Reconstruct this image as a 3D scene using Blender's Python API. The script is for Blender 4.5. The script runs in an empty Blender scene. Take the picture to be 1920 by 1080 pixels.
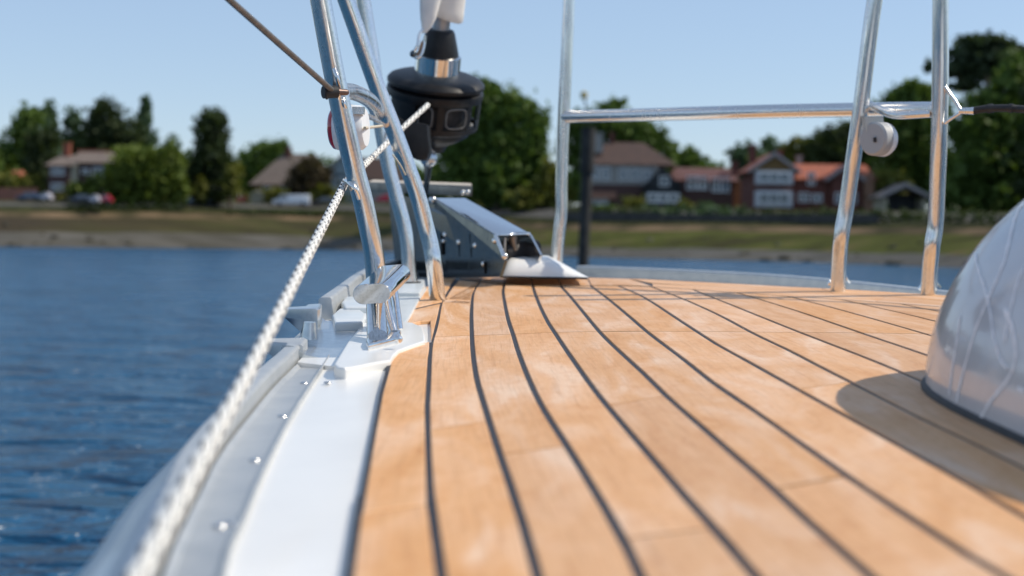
import bpy, bmesh, math, random
import numpy as np
from mathutils import Vector, Matrix
from mathutils.bvhtree import BVHTree
random.seed(7); np.random.seed(7)
C = bpy.context.scene.collection
sc = bpy.context.scene
PI = math.pi

# ------------------------------------------------------------------ camera, sky, sun, exposure
F = 2667.0                      # focal length in photo pixels (50 mm on 36 mm film, 1920 px)
CAM_H = 1.7                     # eye height over the water
DECK_H = 0.2                    # eye height over the teak deck
def basis(up):                  # world axes seen from the camera (x right, y up, z forward) for a given up vector
    u = Vector(up).normalized()
    f = (Vector((0, 0, 1)) - u * u.z).normalized()
    r = u.cross(f)              # x right
    if r.x < 0: r = -r
    return Matrix((r, f, u))    # rows: right, forward, up
W_C = basis((0.014, 1, -88 / F))          # camera coords -> world coords
B_C = basis((0, 1, -180 / F))             # camera coords -> boat coords (the boat rides bow-up)
B_W = W_C @ B_C.transposed()              # boat -> world rotation
CAMW = Vector((0, 0, CAM_H)); CAMB = Vector((0, 0, DECK_H))
B = Matrix.Translation(CAMW) @ B_W.to_4x4() @ Matrix.Translation(-CAMB)
cam = bpy.data.cameras.new('camera'); camo = bpy.data.objects.new('camera', cam); C.objects.link(camo)
rot = Matrix((W_C @ Vector((1, 0, 0)), W_C @ Vector((0, 1, 0)), W_C @ Vector((0, 0, -1)))).transposed()
camo.matrix_world = Matrix.Translation(CAMW) @ rot.to_4x4()
cam.lens = 50; cam.sensor_width = 36; cam.clip_start = 0.02; cam.clip_end = 6000
cam.dof.use_dof = True; cam.dof.focus_distance = 2.05; cam.dof.aperture_fstop = 4.7
sc.camera = camo
SUN = Vector((0.92, 0.05, 0.99)).normalized()
w = bpy.data.worlds.new("World"); sc.world = w; w.use_nodes = True
nt = w.node_tree; bg = nt.nodes['Background']
sky = nt.nodes.new('ShaderNodeTexSky'); sky.sky_type = 'NISHITA'; sky.sun_disc = False
sky.sun_elevation = math.asin(SUN.z); sky.sun_rotation = math.atan2(SUN.x, SUN.y)
sky.altitude = 0; sky.air_density = 1.0; sky.dust_density = 0.25; sky.ozone_density = 4.5
haz = nt.nodes.new('ShaderNodeMixRGB'); haz.inputs[0].default_value = .50     # thin even haze in the sky
haz.inputs[2].default_value = (2.45, 3.45, 4.75, 1); nt.links.new(sky.outputs[0], haz.inputs[1])
tint = nt.nodes.new('ShaderNodeMixRGB'); tint.blend_type = 'MULTIPLY'; tint.inputs[0].default_value = 1; tint.inputs[2].default_value = (1.0, .93, .90, 1)
nt.links.new(haz.outputs[0], tint.inputs[1]); nt.links.new(tint.outputs[0], bg.inputs[0]); bg.inputs[1].default_value = 0.15
sun = bpy.data.lights.new('sun', 'SUN'); sun.energy = 3.75; sun.angle = math.radians(0.53); sun.color = (1, 0.91, 0.77)
suno = bpy.data.objects.new('sun', sun); C.objects.link(suno)
suno.rotation_euler = SUN.to_track_quat('Z', 'Y').to_euler()
sc.view_settings.view_transform = 'Standard'; sc.view_settings.look = 'None'
sc.view_settings.exposure = 0.18; sc.view_settings.gamma = 1.0
sc.render.engine = 'CYCLES'; sc.cycles.use_denoising = True
sc.cycles.max_bounces = 8; sc.cycles.transparent_max_bounces = 8

# ------------------------------------------------------------------ helpers
def ray(px, py, M): return M @ Vector((px - 960, 540 - py, F))
def D(px, py, z=0.0):           # point of the boat at height z over the teak that the photo shows at px, py
    r = ray(px, py, B_C); t = (z - DECK_H) / r.z
    return CAMB + r * t
def Q(px, py, d):               # point of the boat at distance d ahead
    r = ray(px, py, B_C); return CAMB + r * (d / r.y)
def G(px, py, d):               # world point at distance d ahead
    r = ray(px, py, W_C); return CAMW + r * (d / r.y)
def Gz(px, py, z):
    r = ray(px, py, W_C); return CAMW + r * ((z - CAM_H) / r.z)
def L2(v): return Vector(v)

def mat(name, col, rough=0.5, metal=0.0, **k):
    m = bpy.data.materials.new(name); m.use_nodes = True
    b = m.node_tree.nodes['Principled BSDF']
    b.inputs['Base Color'].default_value = (*col, 1); b.inputs['Roughness'].default_value = rough
    b.inputs['Metallic'].default_value = metal
    for a, v in k.items(): b.inputs[a.replace('_', ' ')].default_value = v
    return m
class N:                        # tiny node writer
    def __init__(s, m): s.t = m.node_tree; s.b = s.t.nodes['Principled BSDF']
    def n(s, typ, ins=None, **at):
        x = s.t.nodes.new('ShaderNode' + typ)
        for a, v in at.items(): setattr(x, a, v)
        for a, v in (ins or {}).items():
            if hasattr(v, 'links') or isinstance(v, bpy.types.NodeSocket): s.t.links.new(v, x.inputs[a])
            else: x.inputs[a].default_value = v
        return x
    def ramp(s, fac, stops):
        r = s.t.nodes.new('ShaderNodeValToRGB'); e = r.color_ramp.elements
        while len(e) < len(stops): e.new(0.5)
        for el, (p, c) in zip(e, stops): el.position = p; el.color = (*c, 1) if len(c) == 3 else c
        s.t.links.new(fac, r.inputs[0]); return r.outputs[0]
    def link(s, o, i): s.t.links.new(o, s.b.inputs[i])
    def bump(s, h, strength, dist):
        bn = s.n('Bump', {'Height': h, 'Strength': strength, 'Distance': dist}); s.link(bn.outputs[0], 'Normal')
MATTE = {'Specular_IOR_Level': .05}
def noisy(name, c1, c2, scale=5, rough=0.6, metal=0.0, bump=0.0, bdist=0.01, detail=4, coord='Object', sc3=(1, 1, 1), lo=.35, hi=.65, **k):
    m = mat(name, c1, rough, metal, **k); g = N(m)
    tc = g.n('TexCoord'); mp = g.n('Mapping', {0: tc.outputs[coord], 'Scale': sc3})
    nz = g.n('TexNoise', {'Vector': mp.outputs[0], 'Scale': scale, 'Detail': detail})
    g.link(g.ramp(nz.outputs[0], [(lo, c1), (hi, c2)]), 'Base Color')
    if bump: g.bump(nz.outputs[0], bump, bdist)
    return m

# ---- materials of the boat
def m_teak():
    m = mat('teak', (.6, .4, .22), 0.55); g = N(m); m.node_tree.nodes['Principled BSDF'].inputs['Specular IOR Level'].default_value = .38
    uv = g.n('TexCoord'); oi = g.n('ObjectInfo')
    off = g.n('CombineXYZ', {0: oi.outputs['Random'], 1: oi.outputs['Random'], 2: oi.outputs['Random']})
    of2 = g.n('VectorMath', {0: off.outputs[0], 1: (37, 91, 53)}, operation='MULTIPLY')
    v = g.n('VectorMath', {0: uv.outputs['UV'], 1: of2.outputs[0]}, operation='ADD')
    def nz(scale3, s, det=5, dist=0.0):
        mp = g.n('Mapping', {0: v.outputs[0], 'Scale': scale3})
        return g.n('TexNoise', {'Vector': mp.outputs[0], 'Scale': s, 'Detail': det, 'Distortion': dist}).outputs[0]
    grain = nz((260, 9, 1), 1.0, 6, .6); fine = nz((900, 30, 1), 1.0, 4, .2); patch = nz((16, 4.5, 1), 1.0, 4, .9); blot = nz((42, 26, 1), 1.0, 4, 1.5)
    cross = nz((26, 150, 1), 1.0, 4, .8)
    base = g.ramp(patch, [(.28, (.625, .335, .150)), (.46, (.685, .398, .205)), (.60, (.725, .462, .285)), (.78, (.775, .585, .44))])
    gr = g.ramp(grain, [(.3, (.80, .74, .68)), (.5, (1, 1, 1)), (.7, (1.0, .96, .92))])
    mx = g.n('MixRGB', {0: .65, 1: base, 2: gr}, blend_type='MULTIPLY')
    fr = g.ramp(fine, [(.35, (.86, .80, .74)), (.55, (1, 1, 1))])
    mx2 = g.n('MixRGB', {0: .4, 1: mx.outputs[0], 2: fr}, blend_type='MULTIPLY')
    br = g.ramp(blot, [(.33, (.90, .80, .70)), (.5, (1, 1, 1)), (.68, (1.0, 1.0, 1.0))])
    mx3 = g.n('MixRGB', {0: .6, 1: mx2.outputs[0], 2: br}, blend_type='MULTIPLY')
    cr = g.ramp(cross, [(.36, (.93, .87, .80)), (.5, (1, 1, 1))])
    mx3b = g.n('MixRGB', {0: .5, 1: mx3.outputs[0], 2: cr}, blend_type='MULTIPLY')
    rn = g.n('Math', {0: oi.outputs['Random'], 1: 7.3}, operation='MULTIPLY'); rf = g.n('Math', {0: rn.outputs[0]}, operation='FRACT'); st_ = g.n('MapRange', {0: rf.outputs[0], 3: .96, 4: 1.08})
    hs = g.n('HueSaturation', {'Color': mx3b.outputs[0], 'Value': 1.0, 'Saturation': st_.outputs[0]})
    mr = g.n('MapRange', {0: oi.outputs['Random'], 3: .93, 4: 1.06}); g.t.links.new(mr.outputs[0], hs.inputs['Value'])
    g.link(hs.outputs[0], 'Base Color')
    ad = g.n('Math', {0: grain, 1: fine}, operation='ADD'); g.bump(ad.outputs[0], .35, .0006)
    return m
TEAK = m_teak()
CAULK = noisy('caulk', (.012, .012, .016), (.03, .03, .036), 120, .55, bump=.3, bdist=.0005)
GEL = noisy('gelcoat', (.84, .83, .80), (.765, .755, .73), 6, .28, Coat_Weight=.25, Coat_Roughness=.12)
GELS = noisy('moulded_gelcoat', (.70, .72, .72), (.62, .66, .67), 14, .32, Coat_Weight=.2, Coat_Roughness=.15)
ALU = noisy('anodised_aluminium', (.56, .57, .565), (.48, .50, .51), 30, .42, .55, bump=.08, bdist=.0003)
CAST = noisy('cast_aluminium', (.66, .69, .71), (.52, .56, .59), 60, .24, .85, bump=.15, bdist=.0005)
def m_steel(name='polished_steel', col=(.80, .785, .76), r0=.15, r1=.30):
    m = mat(name, col, .1, 1.0); g = N(m)
    tc = g.n('TexCoord'); mp = g.n('Mapping', {0: tc.outputs['Object'], 'Scale': (60, 60, 18)})
    nz = g.n('TexNoise', {'Vector': mp.outputs[0], 'Scale': 1.0, 'Detail': 6})
    mr = g.n('MapRange', {0: nz.outputs[0], 1: .35, 2: .7, 3: r0, 4: r1}); g.link(mr.outputs[0], 'Roughness')
    n2 = g.n('TexNoise', {'Vector': tc.outputs['Object'], 'Scale': 300.0, 'Detail': 3})
    g.link(g.ramp(n2.outputs[0], [(.30, tuple(c * .82 for c in col)), (.5, col)]), 'Base Color')
    g.bump(n2.outputs[0], .05, .0002)
    return m
STEEL = m_steel()
CHROME = m_steel('mirror_steel', (.80, .79, .775), .04, .12)
STEELD = m_steel('bow_fitting_steel', (.115, .135, .145), .12, .24)  # steel colour darkened to stand in for dark reflections
BLK = noisy('black_plastic', (.006, .006, .007), (.014, .0135, .014), 40, .42, Specular_IOR_Level=.32, bump=.1, bdist=.0006)
BLKR = noisy('black_rubber', (.008, .008, .009), (.02, .02, .022), 60, .6)
WHP = noisy('white_plastic', (.78, .80, .82), (.70, .73, .76), 20, .3)
REDL = mat('red_lens', (.45, .01, .02), .12, Coat_Weight=1.0)
CLOTH = noisy('sail_cloth', (.82, .79, .74), (.72, .70, .67), 25, .8, bump=.4, bdist=.002)
SLEEVE = noisy('grey_foil', (.46, .47, .48), (.38, .39, .40), 30, .4, .3)
WIRE = noisy('wire_rope_cover', (.17, .14, .12), (.10, .095, .085), 140, .45, .3, bump=.3, bdist=.0006)
CABLE = mat('cream_cable', (.55, .48, .36), .5)
def m_rope():
    m = mat('braided_rope', (.72, .72, .68), .85); g = N(m)
    tc = g.n('TexCoord'); se = g.n('SeparateXYZ', {0: tc.outputs['UV']})
    # u round the rope 0..1, v metres along: dark tracer flecks in two columns
    v = g.n('Math', {0: se.outputs[1], 1: 28.57}, operation='MULTIPLY')
    u = g.n('Math', {0: se.outputs[0], 1: 8.0}, operation='MULTIPLY')
    uf = g.n('Math', {0: u.outputs[0]}, operation='FLOOR'); par = g.n('Math', {0: uf.outputs[0], 1: 2.0}, operation='MODULO')
    vv = g.n('Math', {0: par.outputs[0], 1: .5, 2: v.outputs[0]}, operation='MULTIPLY_ADD')
    vf = g.n('Math', {0: vv.outputs[0]}, operation='FRACT'); uu = g.n('Math', {0: u.outputs[0]}, operation='FRACT')
    sk = g.n('Math', {0: uu.outputs[0], 1: .35, 2: vf.outputs[0]}, operation='MULTIPLY_ADD')
    a = g.n('Math', {0: sk.outputs[0], 1: .62, 2: .17}, operation='COMPARE'); b_ = g.n('Math', {0: uu.outputs[0], 1: .5, 2: .40}, operation='COMPARE')
    c = g.n('Math', {0: a.outputs[0], 1: b_.outputs[0]}, operation='MULTIPLY')
    nz = g.n('TexNoise', {'Vector': tc.outputs['Object'], 'Scale': 500.0, 'Detail': 3})
    wh = g.ramp(nz.outputs[0], [(.3, (.55, .55, .51)), (.55, (.80, .80, .77))])
    mx = g.n('MixRGB', {0: c.outputs[0], 1: wh, 2: (.03, .033, .045, 1)}); g.link(mx.outputs[0], 'Base Color')
    g.bump(nz.outputs[0], .4, .0008)
    return m
ROPE = m_rope()
def m_dome():
    m = mat('smoked_acrylic', (.30, .33, .37), .16, Coat_Weight=.6, Coat_Roughness=.06); g = N(m)
    tc = g.n('TexCoord'); nz = g.n('TexNoise', {'Vector': tc.outputs['Object'], 'Scale': 7.0, 'Detail': 3, 'Distortion': 1.5})
    g.link(g.ramp(nz.outputs[0], [(.36, (.58, .64, .71)), (.62, (.68, .73, .79))]), 'Base Color')
    tr = g.n('BsdfTransparent', {0: (.92, .95, 1, 1)}); tl = g.n('BsdfTranslucent', {0: (.62, .68, .76, 1)})
    m1 = g.n('MixShader', {0: .24, 1: g.b.outputs[0], 2: tl.outputs[0]})
    m2 = g.n('MixShader', {0: .03, 1: m1.outputs[0], 2: tr.outputs[0]})
    g.t.links.new(m2.outputs[0], g.t.nodes['Material Output'].inputs[0])
    return m
DOME = m_dome()
STREAK = mat('painted_reflection', (.90, .92, .95), .6)  # pale colour standing in for reflections on the dome

# ---- object writers
def tag(o, label=None, cat=None, group=None, kind=None):
    if label: o['label'] = label
    if cat: o['category'] = cat
    if group: o['group'] = group
    if kind: o['kind'] = kind
    return o
def thing(name, label, cat, M=None, group=None, kind=None):
    o = bpy.data.objects.new(name, None); C.objects.link(o); o.empty_display_size = .05
    o.matrix_world = M if M else Matrix(); o['_inv'] = 0
    del o['_inv']
    return tag(o, label, cat, group, kind)
def mesh_ob(name, verts, faces, m, parent=None, smooth=False, uvs=None, angle=None, M=None):
    me = bpy.data.meshes.new(name); me.from_pydata([tuple(v) for v in verts], [], faces); me.update()
    me.materials.append(m)
    if uvs is not None:
        l = me.uv_layers.new(name='UVMap'); a = np.array([c for f in faces for c in [uvs[i] for i in f]], dtype=np.float32).ravel()
        l.data.foreach_set('uv', a)
    if smooth: me.polygons.foreach_set('use_smooth', [True] * len(me.polygons))
    if angle: me.set_sharp_from_angle(angle=math.radians(angle))
    o = bpy.data.objects.new(name, me); C.objects.link(o)
    if parent: o.parent = parent
    if M is not None: o.matrix_local = M
    return o
def interp(x, tab):
    if x <= tab[0][0]: return tab[0][1]
    for (a, b), (c, d) in zip(tab, tab[1:]):
        if x <= c: return b + (d - b) * (x - a) / (c - a)
    return tab[-1][1]
def dense(P, step=.03):
    P = spline(P, 5); out = [P[0]]; 
    for a, b in zip(P, P[1:]):
        n = max(1, int((b - a).length / step)); out += [a.lerp(b, (i + 1) / n) for i in range(n)]
    return out
def resample(P, n):
    L = [0]
    for a, b in zip(P, P[1:]): L.append(L[-1] + (b - a).length)
    out = []; k = 0
    for i in range(n):
        s = L[-1] * i / (n - 1)
        while k < len(L) - 2 and L[k + 1] < s: k += 1
        out.append(P[k].lerp(P[k + 1], (s - L[k]) / max(1e-9, L[k + 1] - L[k])))
    return out
class MB:                       # collects shapes for ONE mesh object
    def __init__(s): s.v = []; s.f = []; s.u = []
    def add(s, v, f, u=None):
        n = len(s.v); s.v += [Vector(p) for p in v]; s.f += [tuple(i + n for i in q) for q in f]
        s.u += (u if u else [(0, 0)] * len(v)); return s
    def tube(s, pts, r, n=16, cap=True, steps=0, rad=None):
        P = spline(pts, steps) if steps else [Vector(p) for p in pts]
        k = len(P); R = rad if rad else ([r] * k if not isinstance(r, (list, tuple)) else [r[0] + (r[-1] - r[0]) * i / (k - 1) for i in range(k)])
        T = [(P[min(i + 1, k - 1)] - P[max(i - 1, 0)]).normalized() for i in range(k)]
        a = T[0].orthogonal().normalized(); vs = []; us = []; ln = 0
        for i in range(k):
            a = (a - T[i] * a.dot(T[i])).normalized(); b = T[i].cross(a)
            if i: ln += (P[i] - P[i - 1]).length
            for j in range(n):
                t = 2 * PI * j / n; vs.append(P[i] + (a * math.cos(t) + b * math.sin(t)) * R[i]); us.append((j / n, ln))
        fs = [(i * n + j, i * n + (j + 1) % n, (i + 1) * n + (j + 1) % n, (i + 1) * n + j) for i in range(k - 1) for j in range(n)]
        if cap: fs += [tuple(reversed(range(n))), tuple(range((k - 1) * n, k * n))]
        return s.add(vs, fs, us)
    def box(s, c, sz, M=None):
        c = Vector(c); v = [Vector((x * sz[0] / 2, y * sz[1] / 2, z * sz[2] / 2)) for x in (-1, 1) for y in (-1, 1) for z in (-1, 1)]
        if M is not None: v = [M @ p for p in v]
        return s.add([p + c for p in v], [(0, 1, 3, 2), (4, 6, 7, 5), (0, 4, 5, 1), (2, 3, 7, 6), (0, 2, 6, 4), (1, 5, 7, 3)])
    def lathe(s, prof, n=32, c=(0, 0, 0), M=None, a0=0, a1=2 * PI):
        full = abs(a1 - a0 - 2 * PI) < 1e-6; k = n if full else n + 1; vs = []
        for r, z in prof:
            for j in range(k):
                t = a0 + (a1 - a0) * j / n; p = Vector((r * math.cos(t), r * math.sin(t), z))
                vs.append((M @ p if M is not None else p) + Vector(c))
        fs = []
        for i in range(len(prof) - 1):
            for j in range(n if full else n):
                j2 = (j + 1) % k; fs.append((i * k + j, i * k + j2, (i + 1) * k + j2, (i + 1) * k + j))
        return s.add(vs, fs)
    def prism(s, poly, ext):    # polygon (3D points) pushed along ext
        n = len(poly); e = Vector(ext); v = [Vector(p) for p in poly] + [Vector(p) + e for p in poly]
        return s.add(v, [tuple(range(n)), tuple(reversed(range(n, 2 * n)))] + [(i, i + n, (i + 1) % n + n, (i + 1) % n) for i in range(n)])
    def sphere(s, c, r, n=12, M=None, sc=(1, 1, 1)):
        pr = [(max(1e-5, math.cos(t)) , math.sin(t)) for t in [(-PI / 2 + PI * i / (n)) for i in range(n + 1)]]
        S = Matrix.Diagonal((r * sc[0], r * sc[1], r * sc[2])); S = M @ S if M is not None else S
        return s.lathe(pr, n * 2, c, S)
    def build(s, name, m, parent=None, smooth=False, angle=None, bevel=0, seg=2, uv=False, org=None, fix=True):
        v = [p - org for p in s.v] if org is not None else s.v
        o = mesh_ob(name, v, s.f, m, parent, smooth, s.u if uv else None)
        if fix or bevel:
            bm = bmesh.new(); bm.from_mesh(o.data)
            if fix: bmesh.ops.recalc_face_normals(bm, faces=bm.faces)
            if bevel:
                es = [e for e in bm.edges if len(e.link_faces) == 2 and e.calc_face_angle(0) > .5]
                bmesh.ops.bevel(bm, geom=es, offset=bevel, segments=seg, profile=.6, affect='EDGES', clamp_overlap=True)
                for f in bm.faces: f.smooth = True
            bm.to_mesh(o.data); bm.free()
        if smooth and not angle and not bevel and not uv: angle = 45
        if angle or bevel: o.data.set_sharp_from_angle(angle=math.radians(angle or 40))
        return o
def spline(pts, steps=6):
    P = [Vector(p) for p in pts]; P = [P[0] * 2 - P[1]] + P + [P[-1] * 2 - P[-2]]; out = []
    for i in range(1, len(P) - 2):
        for j in range(steps):
            t = j / steps; a, b, c, d = P[i - 1:i + 3]
            out.append(.5 * ((2 * b) + (c - a) * t + (2 * a - 5 * b + 4 * c - d) * t * t + (3 * b - a - 3 * c + d) * t ** 3))
    out.append(P[-2]); return out
def boat_thing(name, label, cat, org, group=None):
    return thing(name, label, cat, B @ Matrix.Translation(org), group)
def frame_z(z, x=(1, 0, 0)):    # rotation whose Z axis is z
    z = Vector(z).normalized(); x = Vector(x); x = (x - z * x.dot(z)).normalized(); y = z.cross(x)
    return Matrix((x, y, z)).transposed()

# ================================================================== THE PLACE AROUND: water, shore
def Hz(px): return 452 + .014 * (px - 960)
WL = [(-900, 200), (0, 186), (300, 200), (600, 212), (850, 185), (1100, 158), (1500, 140), (1780, 116), (1920, 104), (2600, 70), (3600, 50)]
def shoreD(px): return interp(px, WL)
def m_water():
    m = mat('sea_water', (.011, .083, .182), .12); g = N(m); g.b.inputs['IOR'].default_value = 1.333
    g.b.inputs['Specular IOR Level'].default_value = .5
    tc = g.n('TexCoord')
    def nz(scale3, s, det, rz=0.0):
        mp = g.n('Mapping', {0: tc.outputs['Object'], 'Scale': scale3, 'Rotation': (0, 0, rz)})
        return g.n('TexNoise', {'Vector': mp.outputs[0], 'Scale': s, 'Detail': det, 'Distortion': .6}).outputs[0]
    a = nz((.6, 1.25, 1), 1.7, 3, .25); b = nz((1.4, 2.6, 1), 2.4, 3, -.3); c = nz((1, 1, 1), .05, 2)
    c2 = nz((.42, .85, 1), .9, 2, .1); s0 = g.n('Math', {0: b, 1: .38, 2: a}, operation='MULTIPLY_ADD'); s1 = g.n('Math', {0: c2, 1: 2.6, 2: s0.outputs[0]}, operation='MULTIPLY_ADD')
    bn = g.n('Bump', {'Height': s1.outputs[0], 'Strength': 1.0, 'Distance': .62}); g.link(bn.outputs[0], 'Normal')
    mr = g.n('MapRange', {0: c, 1: .3, 2: .7, 3: .20, 4: .30}); g.link(mr.outputs[0], 'Roughness')
    return m
wat = mesh_ob('water', [(-3000, -1500, 0), (3000, -1500, 0), (3000, 4000, 0), (-3000, 4000, 0)], [(0, 1, 2, 3)], m_water())
tag(wat, 'blue rippled river water in front of the far shore', kind='structure')

# terrain rows: name, height above horizon px (by column), distance behind the waterline
cols = [-2600, -2000, -1500] + list(range(-1100, 3300, 50)) + [3600, 4200]
def row(offs, tab, jit=0, z=None):
    out = []
    for i, px in enumerate(cols):
        d = shoreD(px) + offs
        j = jit * (math.sin(px * .013) + .6 * math.sin(px * .031 + 2) + .5 * math.sin(px * .083 + offs))
        p = G(px, interp(px, tab) + j, d)
        if z is not None: p.z = z
        out.append(p)
    return out
R0 = row(0, [(0, 462)], 0, -.25)
T1 = [(-900, 436), (0, 434), (300, 436), (600, 443), (1100, 464), (1500, 470), (1780, 478), (1920, 482), (3000, 500)]
T2 = [(-900, 404), (0, 406), (300, 409), (600, 412), (1100, 432), (1500, 436), (1920, 442), (3000, 455)]
T3 = [(-900, 396), (0, 397), (300, 399), (600, 404), (1100, 421), (1500, 425), (1920, 429), (3000, 440)]
T4 = [(-900, 384), (0, 386), (600, 391), (1100, 411), (1500, 414), (1920, 418), (3000, 428)]
T5 = [(-900, 377), (0, 379), (600, 384), (1100, 393), (1500, 397), (1920, 402), (3000, 410)]
T6 = [(-900, 372), (0, 374), (600, 379), (1100, 388), (1500, 394), (1920, 398), (3000, 402)]
R1 = row(9, T1, 1.0); R2 = row(24, T2, 1.2); R3 = row(27, T3, .8); R4 = row(31, T4, .4); R5 = row(40, T5); R6 = row(48, T6); R7 = row(500, T6)
for p, q in zip(R7, R6): p.z = q.z + 1.0
def strip(name, rows, m, label):
    n = len(cols); vs = [p for r in rows for p in r]
    fs = [(i * n + j, i * n + j + 1, (i + 1) * n + j + 1, (i + 1) * n + j) for i in range(len(rows) - 1) for j in range(n - 1)]
    return tag(mesh_ob(name, vs, fs, m, smooth=True), label, kind='structure')
def mid(ra, rb, t, sag=0): return [a.lerp(b, t) + Vector((0, 0, sag * math.sin(a.x * .21) * .5 + sag * math.sin(a.x * .09))) for a, b in zip(ra, rb)]
MUD = noisy('wet_mud', (.066, .060, .045), (.108, .10, .084), .25, .55, bump=.5, bdist=.2, sc3=(.5, 1, 1), **MATTE)
def m_marsh():
    m = mat('marsh_grass', (.08, .09, .03), .9, Specular_IOR_Level=.05); g = N(m); tc = g.n('TexCoord')
    mp = g.n('Mapping', {0: tc.outputs['Object'], 'Scale': (.35, 1, 1)})
    a = g.n('TexNoise', {'Vector': mp.outputs[0], 'Scale': .22, 'Detail': 5}); b = g.n('TexNoise', {'Vector': mp.outputs[0], 'Scale': 1.3, 'Detail': 3})
    x = g.n('Math', {0: b.outputs[0], 1: .4, 2: a.outputs[0]}, operation='MULTIPLY_ADD')
    g.link(g.ramp(x.outputs[0], [(.50, (.034, .028, .015)), (.62, (.048, .052, .014)), (.76, (.072, .082, .020)), (.88, (.11, .085, .042))]), 'Base Color')
    sx = g.n('SeparateXYZ', {0: tc.outputs['Object']}); lw = g.n('TexNoise', {'Vector': tc.outputs['Object'], 'Scale': .03, 'Detail': 2})
    mr = g.n('MapRange', {0: sx.outputs[0], 1: -75, 2: 15, 3: 1.0, 4: 0.0}); ad = g.n('Math', {0: lw.outputs[0], 1: mr.outputs[0]}, operation='MULTIPLY'); a2 = g.n('Math', {0: ad.outputs[0], 1: 1.7}, operation='MULTIPLY'); a2.use_clamp = True
    src = g.b.inputs['Base Color'].links[0].from_socket; br_ = g.n('MixRGB', {0: a2.outputs[0], 1: src, 2: (.050, .040, .026, 1)}); g.link(br_.outputs[0], 'Base Color')
    g.bump(b.outputs[0], .8, .4); return m
strip('mud_flat', [R0, mid(R0, R1, .5, .05), R1], MUD, 'grey brown tidal mud along the waterline')
strip('salt_marsh', [R1, mid(R1, R2, .35, .12), mid(R1, R2, .7, .15), R2], m_marsh(), 'green and brown marsh slope above the mud')
strip('sand_bank', [R2, R3], noisy('dry_sand', (.17, .118, .072), (.055, .048, .026), .12, .9, bump=.4, bdist=.2, lo=.42, hi=.60, **MATTE), 'sandy strip at the foot of the bank')
strip('grass_bank', [R3, R4], noisy('bank_grass', (.022, .025, .011), (.05, .052, .02), .5, .9, bump=.6, bdist=.3, **MATTE), 'dark grassy bank below the shore road')
strip('shore_road', [R4, R5], noisy('road_surface', (.11, .105, .098), (.075, .075, .07), .6, .85, **MATTE), 'pale shore road in front of the houses')
strip('ground', [R5, R6, R7], noisy('garden_ground', (.035, .045, .016), (.06, .06, .028), .3, .9, **MATTE), 'garden ground around the houses')
# wooded hills on the other sides of the river (seen in the polished steel)
hv = []; hf = []; HN = 90
for i in range(HN + 1):
    a = math.radians(62 + 236 * i / HN); rr = 230 + 40 * math.sin(i * .35)
    for k, (ro, z) in enumerate([(0, -.4), (14, 2.5), (30, 11 + 2.5 * math.sin(i * 1.3)), (70, 15 + 3 * math.sin(i * .7 + 1)), (300, 18)]):
        hv.append((math.sin(a) * (rr + ro), math.cos(a) * (rr + ro), z))
for i in range(HN):
    for k in range(4): hf.append((i * 5 + k, i * 5 + k + 1, (i + 1) * 5 + k + 1, (i + 1) * 5 + k))
tag(mesh_ob('hills', hv, hf, noisy('wooded_hill', (.025, .035, .016), (.06, .08, .03), .15, .9, bump=1, bdist=1, **MATTE), smooth=True), 'low wooded hills round the river', kind='structure')

# ---- stones and weed on the mud: nobody could count them
mbs = MB()
for i in range(150):
    px = random.uniform(-300, 2300); t_ = random.random() ** 1.6; a_, b_ = shoreD(px), None
    k_ = interp(px, [(c, j) for j, c in enumerate(cols)]); j0 = int(k_); fr_ = k_ - j0
    if j0 + 1 >= len(cols): continue
    pA = R0[j0].lerp(R0[j0 + 1], fr_); pB = R1[j0].lerp(R1[j0 + 1], fr_); pC = R2[j0].lerp(R2[j0 + 1], fr_)
    p = pA.lerp(pB, .1 + t_) if t_ < .8 else pB.lerp(pC, random.uniform(0, .6)); sz = random.choice([.15, .2, .25, .3, .4, .55])
    ph = random.random() * 6; n_ = 7
    mbs.lathe([(sz, -.1), (sz * (.8 + .2 * math.sin(ph)), sz * .35), (sz * .35, sz * .62), (.01, sz * .68)], n_, p + Vector((0, 0, .0)), Matrix.Rotation(ph, 3, 'Z') @ Matrix.Diagonal((1.6, 1, 1)))
tag(mbs.build('shore_stones', noisy('weedy_stone', (.03, .028, .018), (.09, .085, .07), 1.5, .8, **MATTE), None), 'dark weedy stones scattered on the mud and marsh edge', kind='stuff')
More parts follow.
